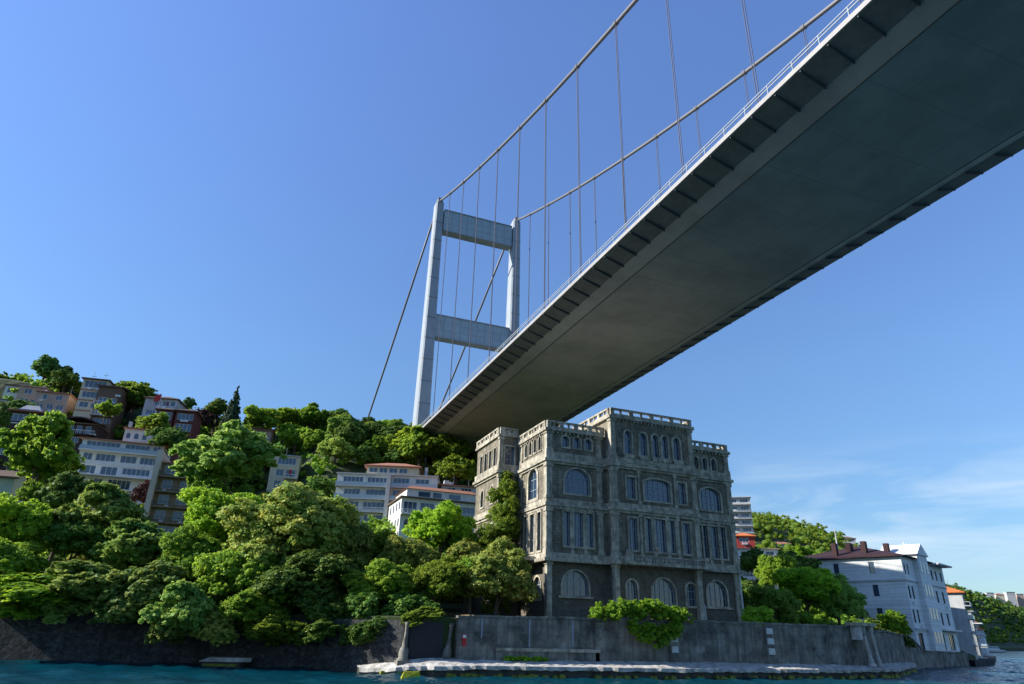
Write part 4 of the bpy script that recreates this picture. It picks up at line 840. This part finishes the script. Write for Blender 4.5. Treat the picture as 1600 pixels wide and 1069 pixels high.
# ------------------------------------------------------------------ vegetation
def foliage(name,lobes,nleaf,leaf,seed,core=0.5,up=0.45,clump=26,sq=1.0):
    r=np.random.RandomState(seed); C=np.array([l[0] for l in lobes],float); R=np.array([l[1] for l in lobes],float)
    if R.ndim==1: R=np.stack([R,R,R],1)
    area=(R.mean(1))**2; pr=area/area.sum(); nc=max(1,nleaf//clump)
    li=r.choice(len(lobes),nc,p=pr); d=r.normal(size=(nc,3)); d/=np.linalg.norm(d,axis=1)[:,None]
    d[:,2]=np.where(d[:,2]<-.55,-d[:,2]*.5,d[:,2])
    rad=r.uniform(.78,1.08,nc); cc=C[li]+d*R[li]*rad[:,None]; ctone=np.clip(r.normal(.5,.27,nc)+ (d[:,2]*0.0),0,1)
    lt=r.uniform(-.18,.18,len(lobes))[li]; csz=R[li].mean(1)*r.uniform(.10,.26,nc)+leaf*.7
    idx=np.repeat(np.arange(nc),clump); n=len(idx)
    off=r.normal(size=(n,3)); off/=np.linalg.norm(off,axis=1)[:,None]; off*=(r.uniform(0,1,n)**.5)[:,None]*csz[idx][:,None]; off[:,2]*=.7
    P=cc[idx]+off; nr=d[idx]*.6+off/csz[idx][:,None]*.35+r.normal(size=(n,3))*.6; nr[:,2]+=up; nr/=np.linalg.norm(nr,axis=1)[:,None]
    a=np.cross(nr,r.normal(size=(n,3))); a/=np.linalg.norm(a,axis=1)[:,None]; b=np.cross(nr,a)
    s=(leaf*r.uniform(.6,1.35,n))[:,None]
    V=np.stack([P-a*s,P+b*s*.62-nr*s*.12,P+a*s,P-b*s*.62-nr*s*.12],1).reshape(-1,3); F=np.arange(4*n).reshape(-1,4)
    tone=np.clip(ctone[idx]+lt[idx]+r.normal(0,.12,n),0,1)
    # opaque inner masses so that the crown is not see-through everywhere
    cv=[];cf=[];base=len(V)
    if core:
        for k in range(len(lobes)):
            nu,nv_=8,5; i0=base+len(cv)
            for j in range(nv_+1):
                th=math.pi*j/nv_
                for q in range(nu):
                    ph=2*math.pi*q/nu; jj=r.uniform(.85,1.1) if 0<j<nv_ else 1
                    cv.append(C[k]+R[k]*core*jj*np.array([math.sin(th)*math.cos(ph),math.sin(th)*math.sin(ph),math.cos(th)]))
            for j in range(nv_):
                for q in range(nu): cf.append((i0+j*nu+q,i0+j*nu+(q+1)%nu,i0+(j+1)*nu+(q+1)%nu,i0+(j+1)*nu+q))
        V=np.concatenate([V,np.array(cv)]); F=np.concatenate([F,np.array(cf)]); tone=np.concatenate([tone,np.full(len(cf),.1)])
    me=bpy.data.meshes.new(name); me.vertices.add(len(V)); me.vertices.foreach_set('co',V.astype(np.float32).ravel())
    me.loops.add(F.size); me.loops.foreach_set('vertex_index',F.astype(np.int32).ravel()); me.polygons.add(len(F))
    me.polygons.foreach_set('loop_start',(np.arange(len(F))*4).astype(np.int32)); me.polygons.foreach_set('loop_total',np.full(len(F),4,np.int32))
    at_=me.attributes.new('tone','FLOAT','FACE'); at_.data.foreach_set('value',tone.astype(np.float32)); me.update(calc_edges=True); me.materials.append(LF['green'])
    return me
def crownlobes(seed,n=24,flat=1.0,spread=.6,low=-.5):
    r=random.Random(seed); out=[((0,0,-.05),.5)]
    for k in range(n):
        z=low+(1-low)*(k+.5)/n; ph=k*2.4+r.uniform(-.5,.5); h=math.sqrt(max(0,1-z*z)); q=spread*r.uniform(.65,1.38); s=r.uniform(.17,.43)*(1.25-.35*q/spread)
        out.append(((math.cos(ph)*h*q,math.sin(ph)*h*q,z*q*flat),s))
    return out
BIG=[foliage('crown',crownlobes(k,26),56000,.031,k) for k in (1,2,3)]
MED=[foliage('crown',crownlobes(k,20),20000,.048,k) for k in (11,12,13,14)]
SML=[foliage('crown',crownlobes(k,15,spread=.58),8500,.068,k) for k in (21,22,23,24)]
FIG=[foliage('crown',crownlobes(k,24,spread=.68),17000,.058,k,clump=16,up=.7) for k in (31,32)]
CON=[foliage('crown',[((0,0,-1+.2*k),(.85*(1-k/11)+.08,.85*(1-k/11)+.08,.17)) for k in range(11)],7000,.06,k,core=.7,up=.1) for k in (41,)]
CYP=[foliage('crown',[((random.Random(k).uniform(-.03,.03),0,-1+.19*k),(.27*math.sin(.35+2.5*(k+.4)/11)+.05,)*2+(.2,)) for k in range(11)],5000,.04,51,core=.75)]
def trunkmesh(seed):
    r=random.Random(seed); m=MB(); x=r.uniform(-.1,.1); m.tube([(0,0,-.35),(x*.4,0,.1),(x,.04,.55),(x*1.3,0,.85)],[.10,.075,.055,.03],7)
    for k in range(5):
        a=k*1.26+r.uniform(-.4,.4); z=.35+.09*k; l=r.uniform(.25,.42); m.tube([(x*.8,0,z),(x+math.cos(a)*l*.5,math.sin(a)*l*.5,z+.14),(x+math.cos(a)*l,math.sin(a)*l,z+.3)],[.035,.022,.008],5)
    me=bpy.data.meshes.new('trunk'); me.from_pydata(m.v,[],m.f); me.materials.append(BARK); return me
TR=[trunkmesh(k) for k in range(4)]
TC=[0]
def tree(name,c,rx,rz,kind,label,protos=None,group=None,rot=None,cat='tree',ground=None,trunk=True,ry=None):
    TC[0]+=1; k=TC[0]; rr=random.Random(k*7+1)
    protos=protos or (BIG if rx>4.5 and c[1]<140 else MED if c[1]<215 or rx>4.5 else SML)
    g=float(H(c[0],c[1])) if ground is None else ground
    g=min(g,c[2]-rz*.6)
    e=empty(name,(c[0],c[1],g),0,label,cat,group)
    co=bpy.data.objects.new('crown',protos[k%len(protos)]); COL.objects.link(co); co.parent=e; co.location=(0,0,c[2]-g); co.scale=(rx,ry or rx,rz); ti=0 if protos in (CON,CYP) else .3
    co.rotation_euler=(rr.uniform(-ti,ti),rr.uniform(-ti,ti),rot if rot is not None else rr.uniform(0,6.28))
    if LF[kind]!=co.data.materials[0]: co.material_slots[0].link='OBJECT'; co.material_slots[0].material=LF[kind]
    if trunk:
        t=bpy.data.objects.new('trunk',TR[k%4]); COL.objects.link(t); t.parent=e; h=c[2]-g; t.scale=(min(rx,3.5+rx*.2),min(rx,3.5+rx*.2),max(h*1.0,.8)); t.rotation_euler=(0,0,rr.uniform(0,6))
    return e
def T(u,v,rxp,rzp,Y,kind,label,**k):
    c=at(u,v,Y); s=mpp(c); return tree(k.pop('name','leafy_tree'),c,rxp*s,rzp*s*1.03,kind,label,**k)
# foreground, left to right (crown centre pixel, half width and half height in pixels, depth)
T(66,712,66,62,158,'green','large round dark green tree left of the white five storey apartment house')
T(104,782,52,46,140,'blue','blue green bushy tree directly below the large round tree on the left')
T(48,772,22,26,141,'green','small narrow green tree beside the pale green cottage')
T(22,830,60,54,128,'lime','bright yellow green tree at the left edge above the sea wall')
T(8,880,60,40,122,'green','low spreading green tree at the left edge just over the sea wall')
T(165,822,62,54,132,'fig','dark large leaved tree below the white five storey apartment house',protos=FIG)
T(118,850,50,36,128,'dark','dark green shrub tree between the bright yellow green tree and the large leaved tree')
T(222,870,60,48,122,'fig','fig like tree with grey green leaves below the brown balconied building',protos=FIG)
T(60,932,78,34,114.5,'lime','bright green trailing bush hanging over the sea wall at the far left',name='hanging_bush',cat='bush',protos=FIG,trunk=False)
T(150,925,72,38,112,'fig','glossy leaved bush hanging over the sea wall, second from the left edge',name='hanging_bush',cat='bush',protos=FIG,trunk=False)
T(225,930,62,46,108.5,'fig','speckled grey green bush over the middle of the sea wall',name='hanging_bush',cat='bush',protos=FIG,trunk=False)
T(288,968,52,50,103,'fig','low bush drooping nearly to the water left of the broken concrete slab',name='hanging_bush',cat='bush',protos=FIG,trunk=False)
T(352,722,80,62,152,'pale','tall pale green tree rising between the brown balconied building and the small cream house')
T(322,772,36,40,150,'green','mid green tree crown low beside the brown balconied building')
T(350,825,80,60,124,'lime','bright green fine leaved tree left of the big olive green dome tree')
T(300,885,62,55,116,'green','green tree under the bright fine leaved tree, above the drooping bush')
T(375,905,66,58,109,'green','green tree in front of the left foot of the big olive green dome tree')
T(462,842,104,84,112,'olive','huge dome shaped olive green tree in the centre of the left shore')
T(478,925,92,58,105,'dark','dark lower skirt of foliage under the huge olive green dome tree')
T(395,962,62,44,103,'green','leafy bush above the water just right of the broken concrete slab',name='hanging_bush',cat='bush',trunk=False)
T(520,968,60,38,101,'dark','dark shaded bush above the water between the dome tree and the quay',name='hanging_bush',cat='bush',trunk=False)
T(545,862,44,54,110,'olive','narrow olive green tree leaning on the right side of the huge dome tree')
T(594,874,48,42,116,'green','mid green tree in front of the broad apartment house')
T(600,920,58,44,99,'green','glossy dark green tree over the left carved gate post')
T(683,920,52,46,97,'green','rounded green tree over the right carved gate post')
T(640,880,48,42,106,'olive','dull olive tree between the two rounded trees over the garden gate')
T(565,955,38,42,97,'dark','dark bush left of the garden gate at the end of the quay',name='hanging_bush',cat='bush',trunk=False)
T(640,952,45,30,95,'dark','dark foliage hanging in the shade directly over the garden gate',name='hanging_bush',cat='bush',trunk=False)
T(690,835,58,46,112,'lime','vivid lime green tree below the white villa')
T(728,872,34,34,104,'olive','small olive tree between the vivid lime tree and the yellowish shrub tree')
T(735,905,42,42,98,'green','green bush behind the left end of the garden wall')
T(775,905,58,58,96,'yellow','yellowish green shrub tree in front of the left corner of the stone mansion')
T(815,925,32,34,93,'yellow','small yellowish bush at the foot of the lit corner column of the stone mansion',name='shrub',cat='bush',trunk=False)
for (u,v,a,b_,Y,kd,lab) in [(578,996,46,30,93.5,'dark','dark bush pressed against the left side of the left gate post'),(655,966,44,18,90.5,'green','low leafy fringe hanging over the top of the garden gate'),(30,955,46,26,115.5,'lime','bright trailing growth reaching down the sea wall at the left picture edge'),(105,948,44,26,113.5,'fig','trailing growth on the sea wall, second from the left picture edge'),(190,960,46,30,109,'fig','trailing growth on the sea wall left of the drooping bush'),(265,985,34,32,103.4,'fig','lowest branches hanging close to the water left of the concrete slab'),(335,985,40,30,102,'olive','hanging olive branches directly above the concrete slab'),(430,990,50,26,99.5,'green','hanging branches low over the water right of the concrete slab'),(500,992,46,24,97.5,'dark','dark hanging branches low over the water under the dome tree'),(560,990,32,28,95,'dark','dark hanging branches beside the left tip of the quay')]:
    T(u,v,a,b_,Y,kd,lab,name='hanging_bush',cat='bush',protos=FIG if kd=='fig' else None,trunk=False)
# ivy climbing the mansion
def ivy():
    pts=[(39.6,104,9,2.2),(40,105,13,2.4),(40.6,105.5,17,2.4),(41.2,105,21,2.2),(41.6,105.6,24.5,1.9),(41.9,106.3,27.5,1.6),(42.0,106.8,29.6,1.1),(38.5,106,19,2.2),(38.2,106,15,2.6),(36.8,107,17,2.0),(40.2,107,23,1.6),(39.9,107,26,1.3),(42.4,106,20,1.5),(42.8,105.6,16,1.6)]
    e=empty('ivy',(39.6,104,7),0,'dark ivy climbing in a leaning column up the left corner of the stone mansion','ivy')
    me=foliage('ivy_leaves',[((x-39.6,y-104,z-7),(r,r,r*1.1)) for x,y,z,r in pts],40000,.16,77); me.materials[0]=LF['green']
    o=bpy.data.objects.new('foliage',me); COL.objects.link(o); o.parent=e
    m=MB(); m.tube([(-.2,.5,-1),(.6,1.2,5),(1.6,1.8,12),(2.2,2.6,20)],[.3,.22,.15,.06],6); m.build('stem',BARK,e)
ivy()
def vine():
    e=empty('vine',(55,86.9,6.7),0,'bright green vine heaped over the garden wall in front of the stone mansion','vine'); r=random.Random(4)
    L=[]
    for k in range(60):
        u=r.uniform(-7.2,7.6); h=1.0-abs(u/8)**2; L.append(((u,r.uniform(-.5,1.2),.5+h*r.uniform(.3,1.9)),r.uniform(.85,1.3)))
    for k in range(70):
        u=r.uniform(-2.6,4.8); L.append(((u+.8,-.5+r.uniform(-.3,.2),-r.uniform(.0,1.0)-(3.4*(1-abs(u-1.3)/3.9))*r.random()**.8),r.uniform(.55,.9)))
    me=foliage('vine_leaves',L,26000,.15,5,up=.6); me.materials[0]=LF['lime']; o=bpy.data.objects.new('foliage',me); COL.objects.link(o); o.parent=e
    m=MB(); m.tube([(0,1.5,-2),(.3,.8,.2),(1,-.5,.8),(1.5,-.7,-1.5)],[.12,.1,.07,.03],6); m.build('stem',BARK,e)
vine()
T(1180,965,28,20,90,'lime','low leafy clump on the garden wall just right of the heaped vine',name='shrub',cat='bush',trunk=False)
T(1205,948,40,32,100,'pale','green tree on the garden terrace right beside the stone mansion')
T(1262,925,50,40,104,'lime','rounded leafy tree behind the garden wall between the mansion and the stone gateway')
T(1305,940,44,40,103,'pale','pale green tree just behind the stone gateway')
T(1215,900,34,34,128,'green','darker tree behind the tree beside the stone mansion')
T(1245,895,40,36,140,'dark','dark green tree below the white stepped villa')
T(1255,880,34,30,165,'lime','bright lime tree in front of the left end of the white waterside mansion')
T(1178,880,26,28,150,'dark','dark tree directly under the white stepped villa')
T(1400,975,26,20,105,'lime','bright creeper lying over the wall between the gateway and the white waterside mansion',name='creeper',cat='bush',trunk=False,protos=MED)
T(1390,992,40,18,112,'dark','dark ivy heap on the boundary wall below the white waterside mansion',name='creeper',cat='bush',trunk=False,protos=MED)
gr=foliage('grass_tuft',[((x,0,0),(.7,.35,.35)) for x in np.arange(-2.6,2.7,.8)],2500,.13,8,core=.5,up=1); gr.materials[0]=LF['lime']
o=bpy.data.objects.new('grass',gr); COL.objects.link(o); o.location=(37.6,86.9,1.8); tag(o,'tuft of green grass growing on the quay at the foot of the pale ledge','grass',kind='stuff')
# individually placed hill trees
T(6,594,20,13,262,'green','small green tree on the skyline in the left picture corner')
T(-2,655,18,32,205,'dark','dark tree on the left hill cut off by the left picture edge')
T(103,598,24,22,243,'dark','round dark tree on the left skyline between the pink houses and the cream house')
T(210,622,38,30,236,'green','wide green tree on the left skyline right of the cream house')
T(170,640,22,16,215,'green','green tree right behind the small white rooftop pavilion')
T(240,668,34,28,203,'green','green tree between the rooftop pavilion and the dark red houses')
T(268,690,36,26,190,'dark','dark tree below the dark red timber houses')
T(222,775,18,26,172,'purple','purple leaved tree between the white apartment house and the fin walled building')
T(366,633,15,27,228,'conifer','dark pointed conifer standing out on the skyline above the pale green tree',name='conifer_tree',protos=CON)
T(340,640,26,20,236,'dark','dark rounded tree on the skyline directly left of the pointed conifer')
T(312,655,24,18,232,'purple','dull purple brown tree on the skyline right of the dark red houses')
T(296,632,10,12,250,'blue','thin wispy tree top on the skyline right of the dark red houses')
T(410,655,30,24,232,'green','green tree on the skyline right of the pointed conifer')
T(448,652,26,20,238,'green','bushy tree on the skyline left of the middle of the hill')
T(486,655,30,22,236,'green','broad tree on the skyline near the backstay cable, left one of two')
T(536,660,28,20,238,'blue','airy blue green tree top on the skyline just left of the backstay cable')
T(572,672,22,16,236,'green','small tree at the point where the backstay cable meets the hill')
T(660,690,52,26,206,'green','spreading tree at the foot of the bridge tower')
T(655,702,42,32,201,'green','leafy tree right at the foot of the left leg of the bridge tower')
T(610,683,30,18,222,'dark','dark tree left of the foot of the bridge tower')
T(700,700,34,26,196,'green','green tree under the far end of the bridge deck, left')
T(712,735,34,28,186,'green','green tree under the far end of the bridge deck, just above the small grey house')
# ------------------------------------------------------------------ woods scattered over the hill
rects=[(5,590,98,695,205),(92,635,160,672,205),(128,588,190,650,220),(124,655,250,790,182),(225,612,312,680,210),(236,705,292,842,160),(418,700,472,762,203),(520,705,690,806,176),(586,755,745,838,158),(1140,775,1170,830,240),(1143,825,1170,845,200),(1143,850,1210,898,172),(1190,842,1225,860,320),(1305,835,1325,850,400),(1265,850,1500,1030,110),(1485,935,1535,1030,140),(1520,965,1560,1012,340),(1538,915,1600,932,1200)]
placed=[]
for h in [o for o in COL.objects if o.get('_box')]:
    W,D,Ht=h['_box']; c=h.matrix_basis@Vector((W/2,D/2,0)); placed.append((c.x,c.y,math.hypot(W,D)*.5))
    del h['_box']
for e in [o for o in COL.objects if o.get('category')=='tree']: placed.append((e.location.x,e.location.y,3))
rs=random.Random(12)
REG=[('left_low',0,250,'tree in the thick wood on the far left slope, around and below the hilltop houses'),('left_mid',250,420,'tree in the wood between the dark red timber houses and the small cream house'),('mid',420,560,'tree in the dense wood between the small cream house and the broad apartment house'),('mid_right',560,745,'tree in the wood around the broad apartment house and the foot of the bridge tower'),('right',1140,1300,'tree in the wood on the slope right of the stone mansion'),('right_far',1300,1600,'tree on the long wooded ridge beyond the white waterside mansion')]
cnt={}
cand=[]
for i in range(9000):
    Y=rs.uniform(120,700)**1.0; u=rs.uniform(-60,1640); x=(at(u,900,Y)).x; 
    if Y>330 and u<1100: continue
    d=Y-float(shore(x)); 
    if d<14: continue
    cand.append((Y,x,d))
cand.sort()
nt_=0
for Y,x,d in cand:
    if nt_>228: break
    far=Y>300; R=rs.uniform(4.2,6.6)*(1.6 if far else 1); g=float(H(x,Y+.0)); rz=R*rs.uniform(.75,1.0); c=(x,Y,g+rz*.75+rs.uniform(.0,1.2))
    px,py=topx(c); s=1/mpp(c)
    if not(-50<px<760 or 1130<px<1640): continue
    if any((x-a)**2+(Y-b)**2<(q+R*.6)**2 for a,b,q in placed): continue
    rp=R*s*1.0; bad=False
    for (x0,y0,x1,y1,Yh) in rects:
        if Y<Yh+6 and px+rp>x0 and px-rp<x1 and py-rp*.9<y1 and py+rp>y0: bad=True;break
    if bad: continue
    if py+rp<550 or py>1000: continue
    reg=next((r for r in REG if r[1]<=px<r[2]),None)
    if reg is None: reg=REG[0] if px<0 else REG[-1]
    kd=rs.choice(['green','green','dark','dark','blue','olive','pale','green'])
    placed.append((x,Y,R*.6)); nt_+=1; cnt[reg[0]]=cnt.get(reg[0],0)+1
    tree('leafy_tree',c,R,rz,kd,reg[3],group='woodland '+reg[0].replace('_',' ')+' slope',protos=None)
print('scattered trees',nt_,cnt)
# undergrowth: one leafy mass over the slopes; far wood beyond
def cover(name,label,n,Y0,Y1,size,leaf,nl,seed,kind,u0=-100,u1=1700,zoff=0):
    r=random.Random(seed); L=[]
    while len(L)<n:
        Y=r.uniform(Y0,Y1); u=r.uniform(u0,u1); x=at(u,950,Y).x
        d=Y-float(shore(x))
        if d<(8 if x<25 or x>84 else 42): continue
        R=r.uniform(.7,1.3)*size; z=float(H(x,Y))
        L.append(((x,Y,z+R*.25+zoff),(R,R,R*.8)))
    me=foliage(name,L,nl,leaf,seed,core=.45,up=.8); me.materials[0]=LF[kind]
    o=bpy.data.objects.new(name,me); COL.objects.link(o); tag(o,label,'undergrowth' if zoff==0 else 'wood',kind='stuff'); return o
cover('undergrowth','mixed green undergrowth covering the hillside between the trees and houses',2600,100,275,2.8,.42,270000,61,'green',u1=1500)
cover('far_wood','dense green wood covering the far right hills',3800,270,1300,6.0,.8,260000,62,'green',u0=1100,zoff=3)
cover('far_wood','darker clumps of wood on the farthest right ridge',1500,700,1700,9,1.5,90000,63,'dark',u0=1250,zoff=5)
